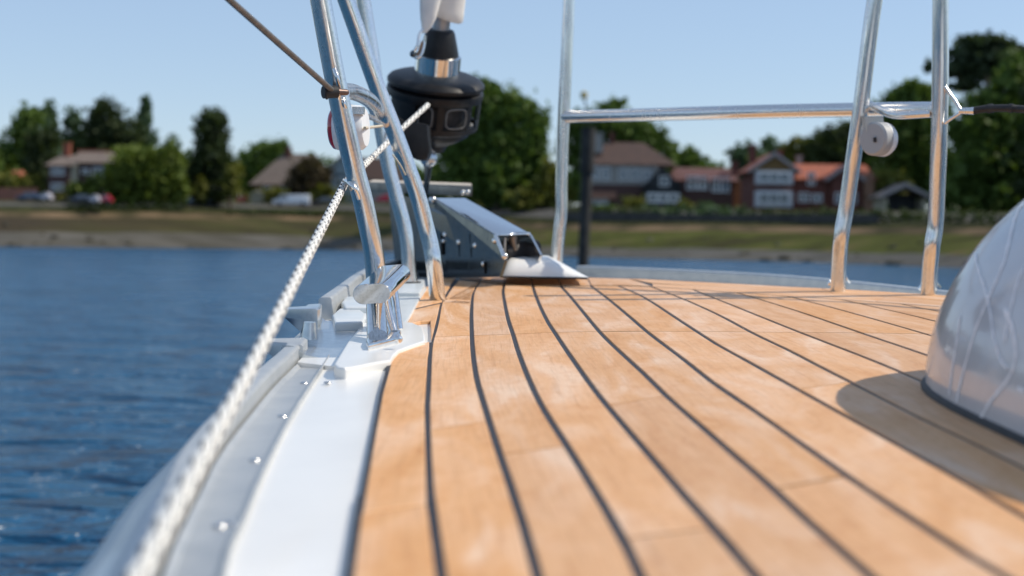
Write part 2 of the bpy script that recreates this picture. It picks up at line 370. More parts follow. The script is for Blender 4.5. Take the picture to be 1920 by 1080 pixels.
# ---- trees
def leafmat(name, c1, c2):
    m = mat(name, c1, .65, Specular_IOR_Level=.2); g = N(m); tc = g.n('TexCoord')
    a = g.n('TexNoise', {'Vector': tc.outputs['Object'], 'Scale': .35, 'Detail': 3}); b = g.n('TexNoise', {'Vector': tc.outputs['Object'], 'Scale': 2.4, 'Detail': 2})
    x = g.n('Math', {0: b.outputs[0], 1: .5, 2: a.outputs[0]}, operation='MULTIPLY_ADD')
    g.link(g.ramp(x.outputs[0], [(.58, c1), (.92, c2)]), 'Base Color')
    tl = g.n('BsdfTranslucent', {0: (c2[0] * 1.2, c2[1] * 1.3, c2[2] * .6, 1)})
    mx = g.n('MixShader', {0: .24, 1: g.b.outputs[0], 2: tl.outputs[0]}); g.t.links.new(mx.outputs[0], g.t.nodes['Material Output'].inputs[0])
    return m
LM = {'mid': leafmat('leaf_green', (0.059, 0.103, 0.022), (0.112, 0.172, 0.036)), 'dark': leafmat('leaf_dark', (0.029, 0.044, 0.019), (0.055, 0.077, 0.026)),
      'pine': leafmat('leaf_pine', (0.037, 0.055, 0.031), (0.066, 0.094, 0.043)), 'lime': leafmat('leaf_lime', (0.078, 0.115, 0.018), (0.135, 0.175, 0.032)),
      'olive': leafmat('leaf_olive', (0.099, 0.110, 0.022), (0.172, 0.172, 0.036)), 'blue': leafmat('leaf_bluegreen', (0.059, 0.103, 0.054), (0.099, 0.152, 0.078)),
      'brown': leafmat('leaf_brown', (0.059, 0.044, 0.026), (0.099, 0.076, 0.038))}
BARK = noisy('bark', (.06, .045, .032), (.11, .085, .06), 3, .9, bump=.5, bdist=.1)
def leaves(blobs, dens=1.0, size=.42, rs=None):
    rs = rs or np.random; Pn = []; out_n = []
    for (c, rx, ry, rz) in blobs:
        A = 4 * PI * ((rx * ry) ** 1.6 + (rx * rz) ** 1.6 + (ry * rz) ** 1.6) ** (1 / 1.6) / 3 ** (1 / 1.6)
        k = max(6, int(A / 5)); cl = rs.normal(size=(k, 3)); cl /= np.linalg.norm(cl, axis=1)[:, None]
        cr = rs.uniform(.62, .98, size=(k, 1)); cc = cl * cr
        n = int(A * 4.6 * dens); pick = rs.randint(0, k, n); sp = .2 + 1.1 / max(rx, rz, 1.5)
        p = cc[pick] + rs.normal(size=(n, 3)) * sp * .42
        q = rs.normal(size=(n // 2, 3)); q /= np.linalg.norm(q, axis=1)[:, None]; q *= rs.uniform(.45, .9, size=(n // 2, 1))
        p = np.vstack([p, q]); Pn.append(p * np.array([rx, ry, rz]) + np.array(c))
    P = np.vstack(Pn); n = len(P)
    a = rs.normal(size=(n, 3)); a /= np.linalg.norm(a, axis=1)[:, None]; b = np.cross(a, rs.normal(size=(n, 3))); b /= np.linalg.norm(b, axis=1)[:, None]
    s = size * rs.uniform(.55, 1.35, size=(n, 1))
    V = np.stack([P - a * s, P - b * s * .7, P + a * s, P + b * s * .7], 1).reshape(-1, 3)
    return V
def quads(name, V, m, parent=None):
    n = len(V) // 4; me = bpy.data.meshes.new(name); me.vertices.add(len(V)); me.vertices.foreach_set('co', V.astype(np.float32).ravel())
    me.loops.add(n * 4); me.loops.foreach_set('vertex_index', np.arange(n * 4, dtype=np.int32))
    me.polygons.add(n); me.polygons.foreach_set('loop_start', np.arange(0, n * 4, 4, dtype=np.int32)); me.update(calc_edges=True); me.validate()
    me.materials.append(m); o = bpy.data.objects.new(name, me); C.objects.link(o)
    if parent: o.parent = parent
    return o
def tree(px, ybase, dist, blobs, kind, label, name='tree', group=None, dens=1.0, trunk=.35, size=.52, cat='tree'):
    base = G(px, ybase, dist); s = dist / F
    t = thing(name, label, cat, Matrix.Translation(base), group)
    bl = []
    for b in blobs:
        x, y, rx, ry = b[:4]; p = G(x, y, dist) - base; bl.append(((p.x, (b[4] if len(b) > 4 else 0), p.z), rx * s, max(rx * s * .9, 1.0), ry * s))
    top = max(b[0][2] for b in bl); cx = bl[0][0][0]
    quads('crown', leaves(bl, dens, size), LM[kind], t)
    mb = MB(); hub = Vector((cx * .5, 0, top * .45))
    mb.tube([(0, 0, -1.5), (cx * .2, .1, top * .25), hub, (cx, 0, top * .95)], [trunk, trunk * .35], 8)
    for b in bl[:7]:
        mb.tube([hub * .8, hub.lerp(Vector(b[0]), .5) + Vector((0, 0, .3)), b[0]], [trunk * .45, .05], 6)
    mb.build('trunk', BARK, t, smooth=True); return t
DL, DR = 245, 205
tree(40, 378, 262, [(45, 245, 30, 38), (20, 300, 40, 40), (62, 225, 22, 28), (30, 335, 45, 30)], 'mid', 'mid green leafy tree at the far left edge behind the gardens')
tree(92, 378, 275, [(92, 222, 14, 26), (92, 252, 18, 32), (94, 290, 20, 40)], 'blue', 'narrow pointed tree, first spire from the left above the house')
tree(137, 378, 278, [(137, 220, 15, 22), (136, 250, 19, 34), (136, 290, 22, 40)], 'blue', 'narrow pointed tree, second spire from the left above the house')
tree(78, 378, 250, [(78, 268, 30, 34), (72, 310, 34, 36), (80, 345, 30, 25)], 'dark', 'dark almost black evergreen left of the pale roofed house')
tree(205, 378, 264, [(200, 232, 38, 42), (175, 262, 34, 36), (232, 255, 34, 40), (160, 290, 34, 30), (255, 295, 28, 40), (205, 290, 45, 40)], 'dark', 'broad dark tree mass right behind the pale roofed house')
tree(270, 378, 272, [(271, 205, 12, 22), (272, 235, 14, 34), (276, 275, 17, 40), (282, 315, 20, 40)], 'blue', 'tall slender poplar right of the broad dark tree')
tree(325, 378, 270, [(328, 270, 14, 16), (325, 300, 20, 26)], 'blue', 'small round tree top showing between poplar and cedar')
tree(255, 384, 232, [(250, 310, 42, 34), (285, 300, 38, 26), (225, 335, 38, 34), (285, 345, 40, 36), (325, 305, 24, 34), (240, 368, 30, 14), (330, 350, 22, 32)], 'lime', 'bright lime green spreading tree by the shore road', dens=1.1)
tree(400, 382, 240, [(402, 222, 30, 17), (398, 242, 33, 18), (404, 268, 28, 22), (395, 300, 36, 26), (375, 330, 34, 34), (420, 325, 24, 34), (395, 360, 44, 22), (400, 285, 24, 30)], 'dark', 'tall dark cedar with a bulging flat topped head')
tree(432, 384, 236, [(432, 345, 18, 24), (438, 322, 12, 18), (378, 352, 12, 20)], 'olive', 'yellow green shrubby tree at the foot of the cedar')
tree(497, 382, 290, [(490, 290, 30, 24), (520, 282, 22, 20), (470, 310, 22, 28), (500, 320, 36, 30)], 'mid', 'green tree behind the grey gabled roof')
tree(585, 384, 253, [(575, 318, 24, 22), (598, 325, 20, 24), (560, 345, 22, 24), (590, 352, 26, 20)], 'brown', 'brownish bush tree right of the grey gabled roof')
tree(25, 378, 240, [(40, 350, 28, 22), (10, 345, 24, 24), (70, 352, 16, 20)], 'olive', 'olive garden bushes at the left edge in front of the evergreen', name='bush', cat='bush')
tree(535, 386, 251, [(520, 365, 14, 10), (500, 368, 10, 9), (590, 366, 14, 12), (610, 362, 16, 12)], 'olive', 'low garden shrubs behind the white van', name='bush', cat='bush', trunk=.08)
tree(110, 378, 232, [(175, 350, 12, 18), (140, 356, 12, 15), (160, 362, 22, 12)], 'lime', 'small green shrub in front of the pale roofed house', name='bush', cat='bush')
tree(935, 400, 215, [(905, 185, 42, 30), (945, 205, 50, 40), (985, 235, 42, 42), (900, 240, 48, 48), (960, 280, 60, 50), (1005, 290, 28, 50), (870, 290, 50, 50), (930, 335, 75, 50), (1005, 350, 30, 45), (905, 160, 26, 16)], 'mid', 'big broad green tree right behind the furling drum', dens=1.1, trunk=.6)
tree(1000, 402, 208, [(1010, 365, 26, 34), (1030, 330, 18, 30), (985, 375, 30, 25), (1045, 372, 22, 24)], 'olive', 'yellowish bush tree beside the brown roofed house', dens=1)
tree(1150, 395, 250, [(1145, 205, 26, 20), (1160, 235, 50, 36), (1200, 255, 50, 34), (1110, 250, 34, 40), (1240, 280, 32, 26), (1070, 270, 26, 50)], 'mid', 'rounded green tree rising behind the brown roofed house')
tree(1296, 395, 256, [(1292, 290, 15, 14), (1300, 305, 24, 18), (1270, 298, 20, 20), (1290, 330, 34, 24)], 'mid', 'small bushy tree top in the gap right of the brown roof')
tree(1395, 395, 250, [(1392, 287, 22, 18), (1408, 300, 26, 22), (1380, 310, 16, 24), (1400, 340, 26, 30)], 'blue', 'pale green tree left of the red brick house')
tree(1440, 395, 262, [(1438, 276, 18, 15), (1450, 300, 26, 26)], 'blue', 'small tree head above the red house chimney')
tree(1498, 395, 240, [(1494, 275, 22, 18), (1515, 290, 24, 22), (1480, 300, 24, 26)], 'olive', 'pale olive tree behind the red tiled roof')
tree(1560, 395, 235, [(1560, 262, 38, 24), (1595, 255, 34, 26), (1540, 285, 34, 28), (1585, 290, 44, 36), (1620, 285, 30, 46)], 'dark', 'dark dense tree behind the right end of the red roof')
tree(1700, 400, 200, [(1712, 178, 44, 26), (1690, 205, 42, 32), (1735, 210, 44, 36), (1690, 250, 46, 44), (1730, 270, 52, 50), (1690, 310, 46, 40), (1755, 330, 44, 44)], 'mid', 'large rounded green tree right of the red brick house', dens=1.1, trunk=.6)
tree(1668, 400, 192, [(1665, 342, 26, 26), (1690, 352, 20, 22), (1650, 365, 18, 22)], 'olive', 'yellow green shrub beside the pale gabled boathouse', name='bush', cat='bush')
tree(1835, 402, 190, [(1840, 82, 42, 16), (1800, 100, 26, 10), (1878, 96, 38, 13), (1850, 116, 60, 13), (1790, 128, 44, 8), (1835, 140, 46, 12), (1812, 162, 26, 10), (1745, 122, 9, 9), (1905, 112, 24, 16)], 'pine', 'tall umbrella pine with open tiered crown at the right', dens=1.5, trunk=.5)
tree(1850, 402, 182, [(1850, 205, 44, 34), (1890, 165, 36, 34), (1915, 130, 26, 36), (1820, 245, 44, 44), (1880, 250, 56, 56), (1840, 310, 64, 54), (1915, 310, 50, 64), (1800, 350, 56, 46), (1880, 370, 66, 36), (1960, 210, 50, 80)], 'mid', 'huge dark green tree mass filling the right edge', dens=1.1, trunk=.7)
tree(1975, 402, 170, [(1990, 180, 70, 60), (2010, 280, 90, 90), (1980, 350, 70, 50)], 'dark', 'dense evergreen just past the right edge')
tree(-60, 378, 255, [(-60, 280, 50, 50), (-80, 330, 60, 45), (-20, 320, 30, 40)], 'mid', 'bushy tree just past the left edge')
for i in range(16):             # more trees off to both sides, where the river bank goes on
    px = [-180, -330, -470, -640, -800, -1000, -1250, -1550, 2150, 2300, 2480, 2650, 2850, 3050, 3300, 3600][i]
    d = shoreD(px) + 60 + 10 * (i % 3); k = 240 / d
    tree(px, 385, d, [(px, 300 - 20 * (i % 4), 55 * k, 50 * k), (px + 40, 330, 50 * k, 42 * k), (px - 40, 335, 48 * k, 40 * k)], ['mid', 'dark', 'lime', 'blue'][i % 4], 'tree on the river bank outside the picture', dens=.6, size=.6, group='trees along the bank outside the picture')
# distant wood and hedges: nobody could count the leaves
def stuff_leaves(name, spans, kind, label, dens=1.0, size=.4):
    bl = []
    for (x0, x1, y, ry, d, step) in spans:
        n = max(1, int((x1 - x0) / step))
        for i in range(n + 1):
            px = x0 + (x1 - x0) * i / n + random.uniform(-.2, .2) * step; dd = (shoreD(px) + d) if d < 120 else d
            p = G(px, y + random.uniform(-.18, .18) * ry, dd); s = dd / F; bl.append((tuple(p), step * .75 * s, max(step * .5 * s, .8), ry * s))
    return tag(quads(name, leaves(bl, dens, size), LM[kind]), label, kind='stuff')
stuff_leaves('far_woodland', [(-1200, 350, 322, 34, 300, 42), (350, 640, 332, 32, 300, 42), (640, 1000, 345, 40, 300, 42), (1000, 1400, 350, 32, 300, 42), (1400, 2600, 350, 42, 290, 42)], 'mid', 'distant woodland behind all the houses', .7, .9)
stuff_leaves('garden_undergrowth', [(-1000, 90, 372, 12, 50, 22), (120, 350, 374, 12, 44, 18), (395, 640, 372, 13, 52, 20), (820, 1060, 392, 14, 44, 22)], 'olive', 'garden undergrowth behind the shore road', .8)
def hedge(name, x0, x1, y, ry, d, kind, label, step=16, cat='hedge'):
    bl = []; base = G((x0 + x1) / 2, y + ry, shoreD((x0 + x1) / 2) + d); n = max(1, int((x1 - x0) / step))
    t = thing(name, label, cat, Matrix.Translation(base))
    for i in range(n + 1):
        px = x0 + (x1 - x0) * i / n; dd = shoreD(px) + d; p = G(px, y + random.uniform(-.15, .15) * ry, dd) - base; s = dd / F
        bl.append((tuple(p), step * .75 * s, max(step * .5 * s, .6), ry * s))
    quads('foliage', leaves(bl, 1.1, .3), LM[kind], t); return t
hedge('hedge', 1062, 1205, 397, 10, 33, 'dark', 'dark clipped hedge under the brown roofed house')
hedge('hedge', 1218, 1395, 398, 11, 34, 'blue', 'greener hedge between the two big houses')
hedge('hedge', 1400, 1640, 404, 10, 32, 'dark', 'dark hedge in front of the red brick house')
hedge('hedge', 1650, 1990, 412, 15, 32, 'dark', 'tall dark hedge under the right hand trees', 20)
hedge('hedge', 135, 335, 391, 7, 29, 'dark', 'low dark scrub on the bank under the lime tree')
hedge('hedge', 430, 600, 402, 7, 27, 'dark', 'low scrub on the bank below the white van')
for (px, y, rx, ry, k, lb) in [(1130, 390, 18, 8, 'mid', 'small green bush left on the lawn under the brown roofed house'), (1185, 378, 20, 10, 'olive', 'olive bush left of the dark porch'), (1280, 380, 15, 9, 'olive', 'olive bush right of the dark porch'), (1410, 412, 15, 15, 'olive', 'yellowish bush in front of the red house bay windows'), (1325, 390, 18, 9, 'blue', 'bluish bush under the lounge windows')]:
    tree(px, y + ry, shoreD(px) + 42, [(px, y, rx, ry), (px + rx * .6, y + 2, rx * .6, ry * .8)], k, lb, name='bush', trunk=.08, size=.28, cat='bush')

# ---- seawall in front of the right hand gardens
def wall_run(x0, x1, ytop, h_px, d, m, label, cat='wall', name='garden_wall', n=8):
    o0 = G(x0, ytop, shoreD(x0) + d); mb = MB(); pts = []
    for i in range(n + 1):
        px = x0 + (x1 - x0) * i / n; dd = shoreD(px) + d; a = G(px, ytop, dd) - o0; pts.append((a, h_px * dd / F))
    for (a, h), (b, h2) in zip(pts, pts[1:]):
        y = Vector((0, .35, 0)); z = Vector((0, 0, 1))
        mb.prism([a, b, b - z * (h2 + .4), a - z * (h + .4)], y)
    o = mb.build(name, m, None); o.location = o0; return tag(o, label, cat)
WALLM = noisy('dark_sea_wall_stone', (.035, .035, .035), (.075, .07, .062), 1.2, .9, bump=.5, bdist=.1)
wall_run(1060, 1240, 398, 14, 30, WALLM, 'dark stone sea wall below the brown roofed house', n=5)
wall_run(1242, 1648, 402, 14, 30, WALLM, 'dark stone sea wall below the red brick house')
wall_run(395, 463, 368, 11, 45, noisy('red_fence_wood', (.16, .045, .04), (.10, .035, .03), 2, .8), 'low dark red fence behind the bushes left of the shed', 'fence', 'garden_fence', 3)
wall_run(-40, 70, 352, 22, 46, noisy('dark_red_wall', (.10, .04, .035), (.06, .03, .028), 2, .8), 'dark red garden wall at the left edge', n=3)

# ---- houses
BRICK = noisy('red_brick', (.17, .060, .042), (.11, .042, .034), 3, .9, bump=.3, bdist=.03)
BRICKD = noisy('dark_brick', (.10, .05, .042), (.065, .038, .036), 3, .9)
REND = noisy('white_render', (.33, .32, .295), (.26, .25, .235), 2, .85)
CREAM = noisy('cream_render', (.42, .38, .28), (.36, .33, .25), 2, .85)
RTILE = noisy('red_roof_tile', (.36, .105, .055), (.24, .075, .045), 2, .85, bump=.5, bdist=.06)
BTILE = noisy('brown_roof_tile', (.085, .05, .040), (.055, .036, .032), 2, .95, 0.0, bump=.5, bdist=.06)
GTILE = noisy('pale_roof_tile', (.19, .15, .125), (.125, .10, .088), 2, .95, 0.0, bump=.5, bdist=.06)
WFR = mat('window_paint', (.72, .74, .76), .5)
GLASS = mat('window_glass', (.10, .14, .18), .08); GLASS.node_tree.nodes['Principled BSDF'].inputs['Specular IOR Level'].default_value = .8
DARKP = noisy('dark_paint', (.02, .024, .03), (.035, .04, .045), 3, .7)
BARGE = mat('barge_board', (.33, .30, .30), .7)
OCHRE = noisy('ochre_timber', (.20, .12, .035), (.13, .08, .03), 3, .8)
class House:
    def __init__(s, px, y, dist, label):
        s.o = G(px, y, dist); s.px, s.y, s.d = px, y, dist; s.k = dist / F
        s.t = thing('house', label, 'house', Matrix.Translation(s.o))
    def X(s, px): return (px - s.px) * s.k
    def Z(s, y): return (s.y - y) * s.k
    def wall(s, x0, x1, ytop, y0, dep, m, name='wall', label=None):
        mb = MB(); a, b, z = s.X(x0), s.X(x1), s.Z(ytop)
        mb.box(((a + b) / 2, y0 + dep / 2, z / 2 - .4), (b - a, dep, z + .8)); o = mb.build(name, m, s.t)
        if label: o['label'] = label
        return o
    def gable_front(s, x0, x1, ye, yr, y0, dep, m, wallm=None, ov=.35, barge=True):   # ridge runs away from the camera
        a, b, ze, zr = s.X(x0), s.X(x1), s.Z(ye), s.Z(yr); c = (a + b) / 2; th = .22
        if wallm: MB().prism([(a + ov, y0, ze - .1), (b - ov, y0, ze - .1), (c, y0, zr - .25)], (0, dep * .98, 0)).build('gable', wallm, s.t)
        MB().prism([(a, y0 - ov, ze), (c, y0 - ov, zr), (b, y0 - ov, ze), (b, y0 - ov, ze - th), (c, y0 - ov, zr - th * 1.3), (a, y0 - ov, ze - th)], (0, dep + ov, 0)).build('roof', m, s.t)
        if barge: MB().prism([(a, y0 - ov - .08, ze + .05), (c, y0 - ov - .08, zr + .05), (b, y0 - ov - .08, ze + .05), (b, y0 - ov - .08, ze - .38), (c, y0 - ov - .08, zr - .5), (a, y0 - ov - .08, ze - .38)], (0, .07, 0)).build('barge_board', BARGE, s.t)
    def roof_side(s, x0, x1, ye, yr, y0, dep, m, hipl=0, hipr=0, ov=.4):            # ridge runs across the view
        a, b, ze, zr = s.X(x0), s.X(x1), s.Z(ye), s.Z(yr); yc = y0 + dep / 2; hl, hr = hipl * s.k, hipr * s.k
        v = [(a, y0 - ov, ze), (b, y0 - ov, ze), (b, y0 + dep + ov, ze), (a, y0 + dep + ov, ze), (a + hl, yc, zr), (b - hr, yc, zr)]
        MB().add(v, [(0, 1, 5, 4), (2, 3, 4, 5), (0, 4, 3), (1, 2, 5), (3, 2, 1, 0)]).build('roof', m, s.t)
    def window(s, x0, x1, y0, y1, yy, nx=2, fr=.1, m=None):
        a, b, z0, z1 = s.X(x0), s.X(x1), s.Z(y1), s.Z(y0); mb = MB()
        for z in (z0, z1): mb.box(((a + b) / 2, yy - .05, z), (b - a + fr, .14, fr * 1.3))
        for i in range(nx + 1): mb.box((a + (b - a) * i / nx, yy - .045, (z0 + z1) / 2), (fr, .12, z1 - z0 - fr * 1.3))
        w_ = mb.build('window', m or WFR, s.t)
        g_ = MB().box(((a + b) / 2, yy - .02, (z0 + z1) / 2), (b - a - fr, .03, z1 - z0 - fr)).build('pane', GLASS, w_)
    def chimney(s, x0, x1, y0, y1, yy, m=BRICK):
        a, b = s.X(x0), s.X(x1); MB().box(((a + b) / 2, yy, (s.Z(y0) + s.Z(y1)) / 2), (b - a, .9, s.Z(y0) - s.Z(y1))).box(((a + b) / 2, yy, s.Z(y0) + .1), (b - a + .25, 1.15, .22)).build('chimney', m, s.t)
# pale roofed house on the left
h = House(95, 374, 236, 'house with pale hipped roof, red ridge tiles and chimney at the left')
h.wall(90, 128, 312, 0, 7, BRICKD); h.wall(128, 200, 308, 1, 7, BRICKD)
h.roof_side(83, 140, 310, 288, 0, 7.4, GTILE, 20, 8); h.roof_side(122, 208, 304, 280, .9, 7.6, GTILE, 12, 12)
MB().box((h.X(163), 4.7, h.Z(279)), ((206 - 134) * h.k, .4, .35)).build('ridge', RTILE, h.t)
h.chimney(107, 119, 267, 290, 3.5, RTILE)
h.wall(130, 143, 305, .4, 2, CREAM, 'wall', 'cream rendered bay')
for r in [(96, 120, 315, 328), (96, 118, 344, 357), (170, 190, 312, 330), (150, 163, 315, 325), (172, 188, 345, 358)]: h.window(*r, .0 if r[0] < 128 else 1)
# small red roofed house at the left edge
h = House(14, 374, 244, 'small house with red roof showing among bushes at the left edge')
h.wall(14, 32, 330, 0, 6, REND); h.roof_side(8, 38, 331, 318, 0, 6, RTILE, 6, 6)
# grey gabled house
h = House(475, 380, 262, 'house with big grey brown gabled roof behind the white van')
h.wall(480, 600, 344, 0, 8, BRICKD); h.roof_side(466, 612, 346, 285, 0, 8.5, GTILE, 58, 26)
h.gable_front(560, 612, 344, 300, -1.6, 5, BTILE, BRICKD); h.chimney(528, 538, 274, 292, 4, BRICK)
for r in [(492, 512, 350, 362), (520, 540, 350, 362), (575, 596, 350, 364)]: h.window(*r, 0 if r[0] < 560 else -1.6)
# blue grey gabled cottage behind the pulpit tubes
h = House(615, 384, 262, 'cottage with pale blue gable and brown roof behind the pulpit tubes')
PALEB = noisy('pale_blue_boarding', (.30, .37, .40), (.24, .31, .34), 2, .8)
h.wall(618, 664, 326, 0, 7, PALEB); h.gable_front(608, 672, 328, 288, 0, 7.4, BTILE, PALEB)
h.wall(664, 748, 334, 1, 6, REND); h.roof_side(664, 756, 336, 292, 1, 6.5, BTILE, 0, 22)
for r in [(632, 650, 335, 350), (676, 700, 340, 352), (706, 736, 340, 352)]: h.window(*r, 0 if r[0] < 660 else 1)
# brown roofed house, dark porch, lounge wing
dd = 206
h = House(1105, 387, dd, 'large house with brown hipped roof, white upper floor and dark porch gable')
h.wall(1108, 1225, 345, .15, 9, BRICKD); h.wall(1108, 1232, 306, 0, 9, REND, 'upper_wall', 'white rendered upper wall'); 
o_ = h.wall(1108, 1226, 345, -.02, 1, BRICKD, 'lower_wall')
h.roof_side(1098, 1268, 308, 262, 0, 10, BTILE, 40, 58)
h.chimney(1114, 1130, 250, 285, 1.8, REND); h.chimney(1146, 1154, 246, 262, 5, BRICK)
h.wall(1232, 1290, 330, .5, 8, BRICKD)
MB().box((h.X(1130), -.25, h.Z(366)), (3.8, .4, 1.0)).build('balcony', mat('terracotta_panel', (.30, .15, .10), .8), h.t)
for r in [(1112, 1124, 314, 336), (1128, 1142, 314, 336), (1160, 1176, 316, 336), (1180, 1200, 316, 336), (1205, 1220, 318, 336), (1112, 1140, 373, 383)]: h.window(*r, 0 if r[3] < 340 else -.1)
h.wall(1206, 1270, 350, -2.5, 3, DARKP, 'porch'); h.gable_front(1200, 1276, 352, 313, -2.5, 6, DARKP, DARKP, barge=False)
h.window(1232, 1250, 330, 348, -2.52, 1); h.window(1211, 1268, 363, 377, -2.52, 3, .22)
h.wall(1276, 1374, 334, 0, 8, BRICKD); h.roof_side(1250, 1384, 336, 309, 0, 8.5, noisy('dark_red_tile', (.13, .055, .05), (.09, .045, .042), 2, .9), 20, 6)
for r in [(1287, 1306, 329, 352), (1308, 1325, 329, 352), (1334, 1350, 331, 356), (1352, 1366, 331, 356)]: h.window(*r, -.02, 2, .13, WFR if r[0] < 1330 else None)
h.chimney(1374, 1386, 300, 336, 2, BRICK)
h.wall(1374, 1396, 334, 1.2, 6, noisy('sunlit_orange_brick', (.42, .17, .07), (.34, .13, .06), 3, .85), 'side_wall', 'brick side wall coloured orange as if sunlit')  # sunlight painted into a brighter brick colour
# red brick house
dd = 190
h = House(1408, 395, dd, 'red brick house with bright red tiled roof and white bay windows')
h.wall(1411, 1486, 322, 0, 10, BRICK); h.gable_front(1400, 1500, 320, 285, 0, 10, RTILE, OCHRE)
h.wall(1486, 1642, 332, 1.5, 8, BRICK); h.roof_side(1470, 1650, 334, 302, 1.5, 8.4, RTILE, 0, 10)
h.wall(1560, 1612, 334, .3, 4, BRICK, 'wing_wall'); h.gable_front(1546, 1622, 334, 306, .3, 6, RTILE, BRICK)
h.chimney(1416, 1429, 268, 300, 6, BRICK); h.chimney(1474, 1482, 276, 296, 6.5, BRICK); h.chimney(1510, 1519, 288, 304, 6.5, REND)
for (y0, y1) in ((320, 346), (357, 388)):
    MB().box((h.X(1449), -.35, h.Z((y0 + y1) / 2)), ((1484 - 1414) * h.k, .7, (y1 - y0) * h.k)).build('bay', mat('bay_white', (.48, .49, .52), .6), h.t)
    h.window(1421, 1477, y0 + 5, y1 - 7, -.72, 3, .12)
for r in [(1517, 1531, 322, 344), (1500, 1520, 360, 376), (1526, 1545, 362, 376)]: h.window(*r, 1.48)
for r in [(1566, 1582, 360, 378), (1590, 1606, 360, 378), (1588, 1600, 338, 350)]: h.window(*r, .28)
h.wall(1622, 1642, 322, 1.2, 6, noisy('lit_brick', (.34, .19, .12), (.28, .15, .10), 3, .85), 'side_wall', 'brick end wall coloured pale as if sunlit')  # lighter copy of the brick, with the sun put into its colour
# pale gabled boathouse
h = House(1652, 398, 178, 'small boathouse with pale barge boards and dark open front')
h.wall(1656, 1664, 372, 0, 5, CREAM, 'door_post'); h.wall(1730, 1737, 372, 0, 5, CREAM, 'door_post'); h.wall(1664, 1730, 362, 3, 2, DARKP, 'wall')
h.gable_front(1645, 1748, 368, 342, 0, 5, GTILE, None)

# ---- cars on the shore road
def car(px, y, dist, L, colr, label, van=False):
    b0 = G(px, y, dist); t = thing('white_van' if van else 'parked_car', label, 'van' if van else 'car', Matrix.Translation(b0))
    pm = mat('car_paint', colr, .3, Coat_Weight=.8); H = 2.0 if van else 1.42; W_ = 1.8
    pr = ([(-.5, .35), (-.5, .95), (-.36, 1.12), (-.27, 1.9), (.49, 2.0), (.5, .35)] if van else [(-.5, .32), (-.5, .78), (-.26, .92), (-.14, 1.38), (.22, 1.42), (.38, .98), (.5, .9), (.5, .32)])
    MB().prism([(x * L, 0, z) for x, z in pr], (0, W_, 0)).build('body', pm, t, bevel=.08)
    gl = ([(-.33, 1.15), (-.255, 1.78), (-.10, 1.8), (-.10, 1.15)] if van else [(-.22, .96), (-.125, 1.3), (.20, 1.33), (.31, 1.0)])
    MB().prism([(x * L, -.012, z) for x, z in gl], (0, .03, 0)).build('window', GLASS, t)
    for sx in (-.31, .31):
        for yy in (.02, W_ - .22):
            wm = MB().lathe([(.01, 0), (.33, 0), (.33, .2), (.01, .2)], 16, (sx * L, yy + .1, .33), Matrix.Rotation(PI / 2, 3, 'X')); wm.build('wheel', BLKR, t, smooth=False)
    return t
car(52, 377, 228, 3.9, (.04, .07, .14), 'blue car parked at the far left of the shore road')
car(83, 377.5, 224, 1.9, (.62, .60, .66), 'small pale car seen end on beside the blue car')
car(150, 381, 222, 3.6, (.02, .03, .06), 'dark blue car parked in front of the pale roofed house')
car(175, 382.5, 219, 1.7, (.55, .55, .62), 'small pale grey car beside the red one')
car(195, 382, 220, 2.0, (.42, .02, .05), 'small red car left of the lime tree')
car(545, 386, 244, 6.4, (.78, .80, .84), 'white van parked on the shore road below the grey gabled roof', True)
car(610, 384, 247, 4.6, (.02, .02, .03), 'black car right of the white van')
car(375, 384, 238, 3.8, (.04, .05, .12), 'dark blue car under the tall cedar')
car(352, 385, 236, 1.8, (.30, .38, .52), 'small light blue car under the tall cedar')
b0 = G(482, 383, 250); t = thing('garden_shed', 'small cream shed with low roof left of the white van', 'shed', Matrix.Translation(b0))
MB().box((0, 1, .8), (2.5, 2, 2.0)).build('wall', CREAM, t); MB().prism([(-1.4, -.15, 1.8), (0, -.15, 2.5), (1.4, -.15, 1.8)], (0, 2.3, 0)).build('roof', CREAM, t)
b0 = G(722, 381, 236); t = thing('parked_car', 'red car glimpsed between the pulpit tubes', 'car', Matrix.Translation(b0))
MB().prism([(-1.6, 0, .3), (-1.6, 0, .8), (-.9, 0, .95), (-.4, 0, 1.4), (.9, 0, 1.4), (1.5, 0, .9), (1.6, 0, .3)], (0, 1.7, 0)).build('body', mat('red_paint', (.45, .02, .04), .3), t, bevel=.08)
# ---- navigation pile standing in the river
dd = 62; b0 = Gz(1092, 527, 0); dd = b0.y; s = dd / F; up = (G(1104, 235, dd) - b0)
t = thing('mooring_pile', 'tall dark mooring pile standing in the river behind the bow', 'pile', Matrix.Translation(b0))
PILE = noisy('tarred_timber', (.012, .011, .010), (.035, .032, .028), 2, .8, bump=.5, bdist=.05)
MB().tube([-up * .25, up * .2, up * .6, up * .98], [.235, .25], 20).build('post', PILE, t, smooth=True, angle=40)
MB().tube([up * .72, up * .985], .31, 20).tube([up * .70, up * .715], .38, 20).build('collar', PILE, t, smooth=True, angle=40)
tp = G(1095, 178, dd) - b0
MB().tube([up, tp], .035, 8).build('rod', PILE, t); MB().lathe([(.01, -.18), (.14, -.16), (.16, .1), (.01, .18)], 12, tp).build('lamp', mat('yellow_topmark', (.45, .36, .14), .5), t)

